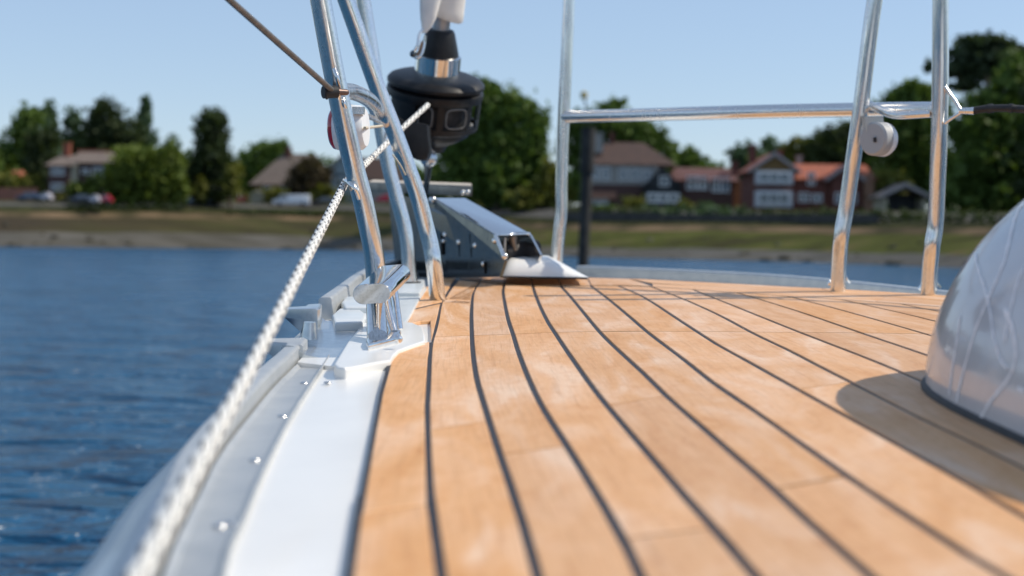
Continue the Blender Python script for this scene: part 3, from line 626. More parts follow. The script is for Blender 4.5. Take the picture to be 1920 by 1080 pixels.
# ================================================================== THE YACHT
Z0 = Vector((0, 0, 0))
yacht = thing('sailing_yacht', 'white yacht foredeck with teak planking and toe rails, filling the foreground', 'sailboat', B)
RIN = [D(572, 672, -.011), D(558, 689, -.012), D(515, 733, -.012), D(478, 778, -.012), D(411, 867, -.012), D(371, 951, -.012), D(331, 1027, -.012)]
RIN = [Vector((-.297, 2.62, 0)), Vector((-.289, 2.30, 0)), Vector((-.274, 1.98, -.005))] + RIN + [Vector((-.160, .58, -.012)), Vector((-.108, .35, -.012)), Vector((0.0, -.05, -.012)), Vector((.14, -.5, -.012))]
RFW = [Vector((-.20, 3.92, 0)), Vector((-.262, 3.7, 0)), Vector((-.30, 3.35, 0)), Vector((-.306, 2.95, 0))]
PORT = RFW + RIN
FL = [D(x, y, -.010) for x, y in [(609, 689), (548, 787), (491, 905), (459, 986), (422, 1080)]]
FL = FL + [Vector((-.120, .58, -.010)), Vector((-.066, .35, -.010)), Vector((.04, -.05, -.010)), Vector((.18, -.5, -.010))]
E = [(834, 515), (860, 514), (905, 512), (960, 516), (1100, 520), (1180, 522), (1280, 527), (1400, 533), (1490, 538), (1580, 542), (1680, 548), (1775, 554), (1920, 563), (2200, 585)]
ED = [D(*p) for p in E]
SB = [D(x, y, -.0) for x, y in [(1080, 498), (1300, 507), (1500, 519), (1770, 546), (1920, 562), (2200, 596), (2900, 700)]]
def off2(path, d):              # shift a deck path sideways
    out = []
    for i, p in enumerate(path):
        t = (path[min(i + 1, len(path) - 1)] - path[max(i - 1, 0)]); n = Vector((-t.y, t.x, 0)).normalized(); out.append(p + n * d)
    return out
def loft(rings, closed=False):  # rings: list of equal-length point lists
    n = len(rings[0]); v = [p for r in rings for p in r]
    f = [(i * n + j, i * n + j + 1, (i + 1) * n + j + 1, (i + 1) * n + j) for i in range(len(rings) - 1) for j in range(n - 1)]
    if closed: f += [(i * n + n - 1, i * n, (i + 1) * n, (i + 1) * n + n - 1) for i in range(len(rings) - 1)]
    return v, f
def up(p, z): return Vector((p.x, p.y, p.z + z))
PS = spline(PORT, 6)
def sect(path, prof):           # prof: (offset outboard, z)
    return [[up(q, z) for q, p in zip(off2(path, -o), path)] for o, z in prof]
# hull: gunwale, topsides
prof = [(-.002, -.006), (.024, -.008), (.028, -.016), (.031, -.03), (.032, -.055), (.031, -.12), (.028, -.30), (.0, -.95), (-.10, -1.9)]
HB = lambda p: interp(p.y, [(-.5, 6.5), (1.9, 6.2), (2.4, 4), (3.2, 1.5), (4, 1)])
hr = []
for q, p in zip(off2(PS, -1.0), PS):
    u_ = (q - p); hr.append([up(p + u_ * (o if o < .025 else .024 + (o - .024) * HB(p)), z) for o, z in prof])
v, f = loft(hr)
mesh_ob('hull', v, f, GEL, yacht, smooth=True)
SBS = spline(SB, 5)
v, f = loft(list(map(list, zip(*[[up(q, z) for q, p in zip(off2(SBS, o), SBS)] for o, z in [(-.0, -.036), (.03, -.04), (.05, -.06), (.05, -.3), (.0, -.95), (-.1, -1.9)]]))))
mesh_ob('hull', v, f, GEL, yacht, smooth=True)
bow = [PS[0], Vector((-.13, 3.99, 0)), Vector((-.02, 4.03, 0)), Vector((.09, 3.98, 0)), SBS[0] + Vector((0, 0, -.02))]
mb = MB(); v, f = loft(list(map(list, zip(*[[up(p, z) + Vector((0, o, 0)) for p in bow] for o, z in [(0, -.0), (.05, -.04), (.05, -.08), (-.05, -.6), (-.35, -1.9)]])))); mb.add(v, f)
mb.build('stem', GEL, yacht, smooth=True)
# moulded white deck under everything
PSo = off2(PS, -.0)
flat = lambda p, z: Vector((p.x, p.y, z))
L0P = [D(x, y, 0) + Vector((.012, 0, 0)) for x, y in [(732, 677), (717, 733), (703, 811), (683, 925), (662, 1080)]]; L0P = L0P + [L0P[-1] + (L0P[-1] - L0P[-2]).normalized() * .6, L0P[-1] + (L0P[-1] - L0P[-2]).normalized() * 1.2]
poly = [flat(p, -.0055) for p in PS if p.y > 1.70] + [flat(D(640, 680), -.0055)] + [flat(p, -.0055) for p in L0P] + [Vector((3.0, -.5, -.0055)), up(ED[-1], -.0055)] + [up(p, -.0055) for p in reversed(ED[:-1])] + [Vector((-.02, 3.9, -.0055))]
ga = resample(dense([D(640, 672)] + L0P), 24); gb = resample(dense([D(606, 668, -.010)] + FL), 24)
v, f = loft([[flat(a, -.0062), a.lerp(b, .35) * 1.0 + Vector((0, 0, -.0065 - a.lerp(b, .35).z)), flat(b, -.0100) + (b - a) * .05] for a, b in zip(ga, gb)])
mesh_ob('side_deck', v, f, GEL, yacht, smooth=True)
MB().prism(poly, (0, 0, -.02)).build('side_deck', GEL, yacht)
v, f = loft([[up(p, -.0056) for p in spline(ED[4:], 3)], [up(p, -.036) for p in spline([D(x, y, 0) for x, y in [(1080, 498), (1180, 501), (1280, 506), (1400, 513), (1490, 518), (1580, 527), (1680, 537), (1770, 546), (1920, 562), (2200, 596)]], 3)]])
mesh_ob('starboard_side_deck', v, f, GELS, yacht, smooth=True)

# ---- teak: seams traced on the deck, planks between them
SE = [
 [(747, 640), (732, 677), (717, 733), (703, 811), (683, 925), (662, 1080)],
 [(828, 567), (817, 613), (807, 647), (802, 730), (800, 760), (803, 893), (815, 993), (827, 1080)],
 [(900, 527), (887.5, 547), (884, 580), (884, 613), (886, 655), (893, 707), (909, 763), (933, 840), (967, 940), (993, 1027), (1007, 1080)],
 [(945, 534), (943, 547), (947, 572), (953, 600), (962, 627), (971, 657), (990, 707), (1017, 763), (1068, 843), (1127, 940), (1173, 1020), (1200, 1080)],
 [(999, 537), (1003, 550), (1013, 575), (1027, 603), (1040, 623), (1066, 662), (1107, 720), (1140, 762), (1213, 847), (1293, 940), (1360, 1013), (1417, 1080)],
 [(1052, 537), (1067, 553), (1087, 577), (1110, 605), (1130, 628), (1160, 657), (1207, 700), (1257, 749), (1320, 803), (1347, 827), (1440, 907), (1533, 993), (1633, 1080)],
 [(1108, 536), (1140, 560), (1180, 593), (1220, 627), (1280, 672), (1330, 712), (1380, 747), (1430, 780), (1493, 825), (1600, 900), (1720, 980), (1827, 1047), (1887, 1082)],
 [(1160, 536), (1207, 557), (1280, 604), (1347, 647), (1413, 683), (1480, 721), (1547, 758), (1613, 795), (1707, 845), (1840, 922), (1920, 968)],
 [(1223, 538), (1280, 560), (1347, 590), (1413, 625), (1480, 657), (1547, 692), (1623, 730), (1680, 760), (1747, 793), (1847, 840), (1920, 876)],
 [(1300, 543), (1380, 575), (1447, 602), (1513, 628), (1573, 651), (1640, 677), (1700, 702), (1800, 745), (1920, 797)],
 [(1383, 549), (1447, 568), (1513, 589), (1580, 612), (1647, 635), (1727, 662), (1920, 730)],
 [(1480, 556), (1547, 573), (1613, 591), (1680, 610), (1742, 628), (1920, 680)],
 [(1580, 562), (1647, 577), (1713, 592), (1753, 602), (1920, 641)],
 [(1690, 570), (1760, 584), (1920, 614)],
 [(1800, 578), (1920, 595)],
]
def ext(P, l):                  # run a seam on past the frame
    t = (P[-1] - P[-2]).normalized(); return P + [P[-1] + t * l * .5, P[-1] + t * l]
SD = [ext([D(*p) for p in s], 1.2 if i < 9 else .9) for i, s in enumerate(SE)]
CW = .0029
def cutrange(P, y0, y1):        # piece of a seam between two distances (y falls along P)
    out = []
    for a, b in zip(P, P[1:]):
        if a.y >= y1 and b.y <= y0 and not out: pass
        for t_y in (y1, y0):
            pass
    def at(yy):
        for a, b in zip(P, P[1:]):
            if a.y >= yy >= b.y: return a.lerp(b, (a.y - yy) / max(1e-9, a.y - b.y))
        return P[0].copy() if yy > P[0].y else P[-1].copy()
    s, e = at(y1), at(y0); return [s] + [p for p in P if y0 + 1e-4 < p.y < y1 - 1e-4] + [e]
plank_n = 0
def plank(A, Bp, n=None, zt=0.0, endgap=.0017, g0=CW, g1=CW, parent=yacht):
    """A, Bp: left and right seams, both running the same way."""
    global plank_n
    ln = max((A[-1] - A[0]).length, (Bp[-1] - Bp[0]).length); n = n or max(3, min(15, int(ln / .07)))
    A = resample(A, n); Bp = resample(Bp, n); vs = []; us = []; bz = .0009
    L = 0
    for i in range(n):
        a, b = A[i], Bp[i]; d = (b - a); w_ = d.length; dn = d / max(w_, 1e-6)
        ta = (A[min(i + 1, n - 1)] - A[max(i - 1, 0)]).normalized(); sn = max(.18, abs(dn.cross(ta).z)); e0, e1 = g0 / sn, g1 / sn
        if w_ < e0 + e1 + .002: e0 = e1 = w_ * .45
        sh = ta * (endgap if i == 0 else (-endgap if i == n - 1 else 0))
        if i: L += (A[i] - A[i - 1]).length
        for (q, z) in ((a + dn * e0, -.0052), (a + dn * e0, zt - bz), (a + dn * (e0 + bz), zt), (b - dn * (e1 + bz), zt), (b - dn * e1, zt - bz), (b - dn * e1, -.0052)):
            vs.append(Vector((q.x + sh.x, q.y + sh.y, z))); us.append(((q - a).length, L))
    fs = [(i * 6 + j, i * 6 + j + 1, (i + 1) * 6 + j + 1, (i + 1) * 6 + j) for i in range(n - 1) for j in range(5)]
    fs += [(0, 5, 4, 3, 2, 1), tuple((n - 1) * 6 + j for j in range(6))]
    o = mesh_ob('plank', vs, fs, TEAK, parent, uvs=us); o.data.set_sharp_from_angle(angle=math.radians(30)); plank_n += 1
    return o
# a butt joint: seam index -> points on left and right seams (pixels)
JA = {1: (632, 629), 2: (629, 626.5), 3: (626.5, 623), 4: (623, 621.5), 5: (621.5, 621), 6: (621, 621.5), 7: (621.5, 622.5), 8: (622.5, 623), 9: (623, 624), 10: (624, 626), 11: (626, 627.5)}
JX = {0: [(962, 943)], 1: [(807, 789)], 2: [(853, 835)], 5: [(917, 892)], 7: [(730, 716)], 3: [(1010, 990)], 8: [(905, 890)], 4: [(760, 742)]}
def ypt(py): return DECK_H * F / 1.0 / (py - 360) * 1.0     # rough distance of a deck row
def dist_row(py): return D(960, py).y
for k in range(len(SD) - 1):
    A, Bp = dense(SD[k]), dense(SD[k + 1])
    cuts = []
    if k in JA: cuts.append(JA[k])
    cuts += JX.get(k, []); cuts.sort(key=lambda c: c[0])
    ta, tb = A[0].y, Bp[0].y
    if k == 0: ta = tb = dist_row(660)
    ends = [(ta, tb)] + [(dist_row(a), dist_row(b)) for a, b in cuts] + [(A[-1].y, Bp[-1].y)]
    for (a1, b1), (a0, b0) in zip(ends, ends[1:]):
        if k == 0 and a1 == ta: continue
        plank(cutrange(A, a0, a1), cutrange(Bp, b0, b1), g0=(0.0 if k == 0 else CW), endgap=(.0032 if k in (0, 5) else .0017))
# margin plank, port: first piece with its cut-outs round cleat and pulpit foot
def slab(name, px, m, zt=0.0, zb=-.0052, parent=yacht, bev=.0009, uvrot=None):
    P = [D(*p) for p in px]; n = len(P)
    o = MB().prism([up(p, zt) for p in P], (0, 0, zb - zt)).build(name, m, parent)
    bm = bmesh.new(); bm.from_mesh(o.data); es = [e for e in bm.edges if all(abs(v.co.z - zt) < 1e-5 for v in e.verts)]
    bmesh.ops.bevel(bm, geom=es, offset=bev, segments=1, affect='EDGES', clamp_overlap=True); 
    uvl = bm.loops.layers.uv.verify()
    for f_ in bm.faces:
        for l in f_.loops: l[uvl].uv = (l.vert.co.x, l.vert.co.y)
    bm.to_mesh(o.data); bm.free(); return o
sx1 = lambda y: interp(y, [(b, a) for a, b in SE[1]]) - 3.5
slab('plank', [(679.5, 961), (685, 925), (704, 811), (718, 735), (733, 682), (747, 655.5), (757, 651), (775, 648), (795, 644), (804.5, 640), (804.5, 652)] + [(interp(y, [(b, a) for a, b in SE[1]]) - 4.5 * y / 760, y) for y in (670, 700, 730, 760, 820, 893)] + [(799, 942)], TEAK)
slab('plank', [(806.5, 601), (790, 602), (764, 607), (769, 593), (776, 580.5), (800, 575), (825, 569.5), (818, 600), (809, 637), (808, 622)], TEAK)
slab('plank', [(777, 577), (787, 559), (797, 541), (815, 523), (835, 516), (857, 515.5), (846, 532), (836, 549), (828, 565.5), (800, 571.5)], TEAK)
# strip 1 forward part (above pulpit foot) and bow margin pieces
plank([D(859, 525), D(845, 540), D(832, 560)], [D(899, 529), D(888, 547), D(885, 563)], 4, g0=CW, g1=CW)
plank([D(832, 562), D(828, 567)], [D(885, 565), D(885, 570)], 3)
BM = [(842, 521), (870, 524), (900, 527.5), (943, 533.5), (980, 535.5), (1000, 536.5), (1052, 536.2), (1108, 535.5), (1160, 535.3), (1223, 537.3), (1300, 542.3), (1383, 548.3), (1480, 555.3), (1580, 561.3), (1690, 569.3), (1800, 577.3), (1920, 586), (2200, 606)]
M2 = [(1160, 531), (1300, 535), (1485, 545.5), (1577, 551), (1693, 558.5), (1770, 563.5), (1920, 574), (2200, 595)]
pieces = [[(860, 515), (903, 512.5), (899, 526), (872, 523), (862, 521.5)], [(905, 512.5), (946.5, 515.5), (945, 532.5), (902, 526.5)], [(948, 515.5), (994, 517.5), (998, 535.5), (980, 534.5), (947, 532.5)],
          [(996, 517.5), (1044, 519), (1051, 535), (1001, 535.5)], [(1046, 519), (1100, 520.6), (1107, 534.5), (1054, 535)], [(1102, 520.6), (1180, 522.6), (1222, 536.3), (1160, 534.3), (1109, 534.4)]]
for p in pieces: slab('plank', p, TEAK, bev=.0006)
mbA = dense([D(*p) for p in BM if p[0] >= 1223]); mbB = dense([D(*p) for p in M2 if p[0] >= 1300] ); mbE = dense([D(*p) for p in E if 1180 <= p[0] <= 2250])
def split_plank(P, R, xs):
    n = len(xs) - 1
    for a, b in zip(xs, xs[1:]):
        fa = resample(P, 41)[int(a * 40):int(b * 40) + 1]; fb = resample(R, 41)[int(a * 40):int(b * 40) + 1]
        plank(fb, fa, 8, endgap=.0009, g0=.0013, g1=.0013)
split_plank(mbA, [D(1223, 532)] + mbB, [0, .5, 1]); split_plank([D(1223, 531)] + mbB, mbE, [0, .4, 1])
# black caulking bed that shows in the seams
bed = [D(*p) for p in [(684, 925), (704.5, 811), (718.5, 733), (732, 679), (746, 654.5), (757, 650), (775, 647), (795, 643), (808.5, 639.5), (810, 622), (808, 600.3), (790, 601), (762.5, 606), (768, 592), (775, 578), (786, 559), (796, 540.5), (814, 522.5), (834, 515.4)]]
bed0 = ext([D(683, 925), D(659.5, 1080)], 1.2); bed0[0] = D(681.5, 925)
bedp = list(reversed([p - Vector((.004, 0, 0)) for p in bed0])) + [p - Vector((.0035, 0, 0)) if i < 4 else p for i, p in enumerate(bed)] + [D(x, y - .4) for x, y in E[1:]] + [Vector((2.6, .0, 0)), Vector((1.2, -.6, 0))]
MB().prism([up(p, -.0016) for p in bedp], (0, 0, -.0036)).build('caulking', CAULK, yacht)
# the recess edge round the cleat pad
# unseen cabin front added behind the viewpoint to change reflections in the steel
MB().prism([(.15, -.75, -.01), (2.6, -.75, -.01), (2.45, -1.05, .34), (.35, -1.05, .34)], (0, -1.6, .0)).build('added_coachroof', GEL, yacht, bevel=.03)
MB().prism([(.50, -.93, .16), (2.3, -.93, .16), (2.2, -1.035, .29), (.60, -1.035, .29)], (0, .01, .01)).build('added_coachroof_window', BLK, yacht)
# ---- toe rails
def rail(name, path, prof, m, parent, caps=True, n=6, bend=None):
    P = spline(path, n); rings = list(zip(*sect(P, prof))); k = len(prof)
    mb = MB(); v = [p for r in rings for p in r]
    f = [(i * k + j, i * k + (j + 1) % k, (i + 1) * k + (j + 1) % k, (i + 1) * k + j) for i in range(len(rings) - 1) for j in range(k)]
    f += [tuple(range(k)), tuple(reversed(range((len(rings) - 1) * k, len(rings) * k)))]
    mb.add(v, f); return mb.build(name, m, parent, bevel=.0018, seg=2, angle=35)
railprof = [(.0, .0005), (.003, .020), (.003, .027), (.006, .030), (.021, .030), (.025, .026), (.025, .006), (.025, -.012), (.0, -.012)]
flprof = lambda w_: [(.001, -.004), (.001, .0055), (-.006, .003), (-w_ + .006, .0015), (-w_ + .002, .005), (-w_, .004), (-w_ - .001, -.005)]
nearprof = [(.003, .0), (.004, .012), (.004, .0175), (.007, .020), (.021, .020), (.024, .017), (.0245, .0), (.0245, -.012), (.003, -.012)]
rail('toe_rail', RIN[3:], nearprof, ALU, yacht)
# channel floor between the rail and the white deck: loft between the two traced edges
ri = resample(dense(RIN[3:]), 30); fl = resample(dense([D(619, 673, -.010)] + FL), 30)
rings = []
for a, b in zip(ri, fl):
    d = b - a; rings.append([up(a, -.004), up(a, .0050), up(a + d * .10, .0020), up(a + d * .14, .0008), up(a + d * .80, .0008), up(a + d * .86, .0015), up(a + d * .94, .0052), up(a + d * .985, .0055), up(b, .0040), up(b, -.005)])
v, f = loft([list(r) for r in rings]); v2 = v; k = 10
f += [tuple(range(k)), tuple(range(len(v) - k, len(v)))]
MB().add(v, f).build('rail_base', ALU, yacht, smooth=True, angle=40)
scr = MB().sphere((0, 0, 0), .0046, 8, sc=(1, 1, .34)); so = None
for (x, y) in [(570, 716), (529, 778), (477, 860), (411, 982), (434, 977), (614, 719)]:
    p = D(x, y, -.0082)
    if so is None: so = scr.build('screw', STEEL, yacht, smooth=True)
    else:
        so = so.copy(); C.objects.link(so); so.parent = yacht
    so.location = p + Vector((0, 0, -.0012 if x < 600 else .001))
# forward rail with its stepped base mouldings
rail('toe_rail', RFW + RIN[:2], railprof, ALU, yacht)
rail('rail_base', [Vector((-.27, 3.7, 0)), Vector((-.285, 3.3, 0)), Vector((-.29, 2.9, 0)), Vector((-.28, 2.45, 0)), Vector((-.270, 2.17, 0))], [(.0, -.004), (.0, .008), (-.05, .006), (-.055, -.005)], GELS, yacht)
def pad(name, px, zt, zb, m, parent, bev=.004, seg=3):
    P = [D(x, y, zt) for x, y in px]
    return MB().prism(P, (0, 0, zb - zt)).build(name, m, parent, bevel=bev, seg=seg)
pad('deck_moulding', [(622, 590), (636, 578), (672, 578), (686, 588), (680, 604), (628, 606)], .012, -.006, GELS, yacht)
pad('deck_moulding', [(640, 566), (648, 556), (700, 556), (724, 552), (724, 572), (700, 576), (646, 576)], .016, -.006, GELS, yacht)
pad('deck_moulding', [(728, 540), (800, 540), (785, 562), (769, 592), (756, 612), (735, 610)], .004, -.006, GELS, yacht, .003)
pad('pulpit_pad', [(742, 530), (748, 524), (796, 524), (797, 532), (788, 548), (744, 548)], .012, -.006, GELS, yacht, .004)
# raised white pad round the cleat
pad('cleat_pad', [(626, 682), (652, 640), (680, 606), (735, 600), (775, 605), (793, 613), (797, 626), (797, 639), (770, 648), (748, 656), (737, 668), (733, 675), (700, 680), (662, 688), (646, 690), (633, 688)], .0045, -.013, GEL, yacht, .0032, 4)
# starboard toe rail
sprof = [(.0, -.036), (.0, -.004), (.004, .0), (.022, .0), (.026, -.004), (.026, -.036)]
P = spline(SB, 6); rings = [[up(q[i], z) for q, (o, z) in zip([off2(P, oo) for oo, zz in sprof], sprof)] for i in range(len(P))]
k = 6; v = [p for r in rings for p in r]; f = [(i * k + j, i * k + (j + 1) % k, (i + 1) * k + (j + 1) % k, (i + 1) * k + j) for i in range(len(rings) - 1) for j in range(k)] + [tuple(range(k)), tuple(range(len(v) - k, len(v)))]
MB().add(v, f).build('toe_rail', ALU, yacht, bevel=.002)

# ---- mooring fairlead: cast horns in the gap of the port rail
fo = D(600, 640)
t = boat_thing('mooring_fairlead', 'cast metal mooring fairlead with two curled horns in the gap of the toe rail', 'fairlead', fo)
def horn(px_in, px_out, y, w_, L_, m):
    pass
a = RIN[3]; dirn = (RIN[2] - RIN[3]).normalized(); side = Vector((-dirn.y, dirn.x, 0)); 
if side.x > 0: side = -side
def hornpiece(base, s, name):   # base on the rail centre, s = +1 toward bow of near horn, -1 for the far horn
    mb = MB(); c = base + side * .012
    pts = [(0, .0), (.0, .0305), (.004, .034), (.030, .034), (.036, .031), (.040, .022), (.040, -.002)]
    # plan: rail-wide stem that flares outboard into a T head
    v = []; secs = [(-.045, .0, .024), (-.02, .0, .026), (-.006, -.001, .056), (.012, -.001, .060), (.020, .002, .052)]
    for (l, i0, o0) in secs:
        c0 = base + dirn * (l * s); top = .0325 if s < 0 else .0215; lip = .6 * top if o0 > .03 else -.01
        v.append([c0 + side * i0 + Vector((0, 0, -.004)), c0 + side * i0 + Vector((0, 0, top - .002)), c0 + side * (i0 + .003) + Vector((0, 0, top)), c0 + side * (o0 - .004) + Vector((0, 0, top - .001)), c0 + side * o0 + Vector((0, 0, top - .005)), c0 + side * o0 + Vector((0, 0, lip)), c0 + side * (min(o0, .022)) + Vector((0, 0, lip - .003)), c0 + side * .022 + Vector((0, 0, -.012))])
    k = 8; vv = [p for r in v for p in r]; ff = [(i * k + j, i * k + (j + 1) % k, (i + 1) * k + (j + 1) % k, (i + 1) * k + j) for i in range(len(v) - 1) for j in range(k)] + [tuple(range(k)), tuple(range(len(vv) - k, len(vv)))]
    return MB().add(vv, ff).build(name, CAST if s < 0 else ALU, t, bevel=.0025, seg=3, org=fo)
hornpiece(D(574, 668, -.011) , 1, 'horn'); hornpiece(D(600, 617), -1, 'horn')
mb = MB(); A0, A1 = D(568, 676, -.009), D(606, 609)
rr = []
for i in range(9):
    u_ = i / 8; c0 = A0.lerp(A1, u_); dip = -.004 + .0 * u_
    e = abs(2 * u_ - 1) ** 3
    rr.append([c0 + side * .034 + Vector((0, 0, -.030 + .02 * e)), c0 + side * .026 + Vector((0, 0, -.004 + .024 * e)), c0 + side * .012 + Vector((0, 0, .002 + .016 * e)), c0 + side * -.004 + Vector((0, 0, .0035 + .003 * e)), c0 - side * .020 + Vector((0, 0, .0035)), c0 - side * .058 + Vector((0, 0, .0035)), c0 - side * .062 + Vector((0, 0, -.005))])
v, f = loft(rr); f += [tuple(range(7)), tuple(range(len(v) - 7, len(v)))]; mb.add(v, f); mb.build('base_plate', CAST, t, smooth=True, org=fo, angle=60)
MB().tube([fo + p for p in (Vector((-.013, -.01, .004)), Vector((-.012, -.01, .027)))], [.011, .008], 14).build('roller_post', CAST, t, smooth=True, org=fo)

# ---- horn cleat
co = D(718, 640, .0095)
t = boat_thing('mooring_cleat', 'polished stainless mooring cleat with oval bar on the white pad', 'cleat', co)
ax = Vector((.30, .95, 0)).normalized()          # bar runs fore and aft, slightly inboard
sd = Vector((ax.y, -ax.x, 0))
c0 = Q(697, 551, 1.86); c1 = Q(737, 514, 2.02)
def oval(c, hw, hh, n=28):
    out = []
    r = hh
    for i in range(n):
        a_ = 2 * PI * i / n; x = (hw - r) * (1 if math.cos(a_) > 0 else -1) + r * math.cos(a_); out.append(c + sdt * x + upv * (r * math.sin(a_)))
    return out
bar = (c1 - c0).normalized(); sdt = Vector((1, 0, .085)); sdt = (sdt - bar * sdt.dot(bar)).normalized(); upv = sdt.cross(bar)
if upv.z < 0: upv = -upv
rg = [oval(c0, .0245, .0128), oval(c0 + bar * .001, .0252, .0135), oval(c0.lerp(c1, .33), .0252, .0130), oval(c0.lerp(c1, .66), .0252, .0130), oval(c1 - bar * .001, .0252, .0135), oval(c1, .0245, .0128)]
v, f = loft(rg, True); n = 28; f += [tuple(reversed(range(n))), tuple(range(len(v) - n, len(v)))]
MB().add(v, f).build('bar', CHROME, t, smooth=True, angle=35, org=co)
bz = .006
pl = [D(686, 648, bz), D(692, 634, bz), D(752, 627, bz), D(752, 634, bz), D(749, 642, bz), D(690, 655, bz)]
MB().prism([p + Vector((0, 0, .007)) for p in pl], (0, 0, -.010)).build('base_plate', CHROME, t, bevel=.003, seg=3, org=co)
cm = c0.lerp(c1, .28); cn = c0.lerp(c1, .80)
MB().tube([D(708, 634, .010), Q(704, 560, 1.93)], [.0140, .0128], 24).build('post', CHROME, t, smooth=True, org=co)
MB().tube([D(738, 624, .010), Q(719, 556, 1.95)], [.0068, .0075], 20).build('post', CHROME, t, smooth=True, org=co)
MB().tube([D(748, 618, .008), Q(737, 540, 2.0)], [.006, .0062], 16).build('post', CHROME, t, smooth=True, org=co)
MB().sphere(D(747, 636, .017), .0055, 8).build('pin', CHROME, t, smooth=True, org=co)

# ---- pulpits
R_T = .0145
def tubeobj(name, pts, r, parent, org, n=24, steps=6, m=STEEL):
    return MB().tube(pts, r, n, steps=steps).build(name, m, parent, smooth=True, angle=50, org=org)
po = D(821, 565)
t = boat_thing('pulpit', 'port bow pulpit of three leaning polished steel tubes behind the cleat', 'railing', po, 'bow pulpits')
tubeobj('leg', [Q(560, -200, 1.92), Q(592, -45, 1.95), Q(601, 0, 1.955), Q(624, 125, 1.97), Q(646, 235, 1.985), Q(663, 310, 2.0), Q(679, 370, 2.01), Q(691, 425, 2.02), Q(700, 470, 2.03), Q(705, 520, 2.04), Q(709, 585, 2.05), D(711, 622, .004)], .0146, t, po)
tubeobj('leg', [Q(577, -200, 2.50), Q(631, -50, 2.53), Q(649, 0, 2.54), Q(706, 160, 2.57), Q(735, 235, 2.58), Q(763, 310, 2.59), Q(784, 370, 2.6), Q(800, 430, 2.61), Q(808, 463, 2.61), Q(814, 500, 2.61), D(821, 565, -.003)], .0152, t, po)
tubeobj('leg', [Q(655, -200, 2.95), Q(676, -30, 2.95), Q(681, 0, 2.95), Q(700, 120, 2.95), Q(714, 235, 2.95), Q(728, 310, 2.95), Q(742, 365, 2.95), Q(757, 420, 2.95), Q(764, 460, 2.95), Q(767, 500, 2.95), Q(770, 532, 2.95)], .0148, t, po)
MB().lathe([(.0155, 0), (.0215, 0), (.0215, .003), (.016, .004)], 24, Q(770, 531, 2.95)).build('foot', BLKR, t, org=po)
tubeobj('rail', [Q(640, 172, 2.02), Q(660, 172, 2.2), Q(684, 182, 2.35), Q(700, 196, 2.45), Q(708, 215, 2.56)], .0125, t, po)
MB().prism([Q(655, 203, 2.1), Q(700, 216, 2.45), Q(722, 232, 2.55), Q(722, 239, 2.55), Q(698, 226, 2.45), Q(655, 212, 2.1)], (0, .02, 0)).build('bracket', STEEL, t, org=po)
tubeobj('rail', [Q(560, -200, 1.92), Q(577, -200, 2.50), Q(655, -200, 2.95)], .0146, t, po)
tubeobj('lug', [Q(627, 130, 1.955), Q(632, 145, 1.95), Q(636, 165, 1.955), Q(634, 185, 1.962)], .0032, t, po, 10)
tubeobj('lug', [Q(642, 180, 1.97), Q(645, 195, 1.965), Q(649, 205, 1.975)], .003, t, po, 10)
tubeobj('wire_clip', [Q(736, 290, 2.56), Q(744, 300, 2.555), Q(752, 312, 2.56), Q(760, 328, 2.572)], .0014, t, po, 8, m=CABLE)
so_ = D(1571, 541)
t = boat_thing('pulpit', 'starboard bow pulpit of upright steel tubes with a horizontal rail', 'railing', so_, 'bow pulpits')
tubeobj('leg', [Q(1072, -150, 3.35), Q(1067, 0, 3.35), Q(1060, 150, 3.35), Q(1056, 240, 3.35), Q(1053, 340, 3.35), Q(1053, 395, 3.35), Q(1049, 430, 3.35), Q(1045, 470, 3.35), Q(1042, 520, 3.35)], .0145, t, so_)
tubeobj('leg', [Q(1670, -150, 2.8), Q(1640, 0, 2.8), Q(1611, 222, 2.82), Q(1597, 320, 2.84), Q(1586, 395, 2.85), Q(1578, 440, 2.85), Q(1574, 480, 2.86), Q(1571, 552, 2.865)], .0155, t, so_)
tubeobj('leg', [Q(1766, -150, 2.7), Q(1764, 0, 2.7), Q(1762, 222, 2.72), Q(1758, 340, 2.74), Q(1754, 420, 2.75), Q(1748, 460, 2.75), Q(1744, 500, 2.76), Q(1741, 560, 2.765)], .0155, t, so_)
tubeobj('rail', [Q(1057, 219, 3.35), Q(1200, 215.5, 3.2), Q(1400, 210, 3.0), Q(1600, 206, 2.87), Q(1700, 205, 2.8), Q(1762, 205, 2.72)], .0145, t, so_)
tubeobj('rail', [Q(1630, 196, 2.84), Q(1650, 205, 2.81), Q(1668, 213, 2.78), Q(1690, 216, 2.76), Q(1745, 213, 2.73)], .008, t, so_, 14)
tubeobj('lug', [Q(1772, 163, 2.70), Q(1787, 184, 2.69), Q(1801, 205, 2.68)], .0034, t, so_, 10)
tubeobj('lug', [Q(1772, 231, 2.70), Q(1784, 222, 2.69), Q(1802, 211, 2.68)], .0034, t, so_, 10)
for (x, y, d) in ((1741, 546, 2.84), (1571, 537, 2.93)):
    MB().tube([Q(x - 17, y - 8, d), Q(x - 13, y - 6, d)], .006, 10).tube([Q(x + 12, y - 24, d - .02), Q(x + 16, y - 14, d - .02), Q(x + 22, y - 8, d)], .003, 8).build('screw', STEEL, t, org=so_, smooth=True)

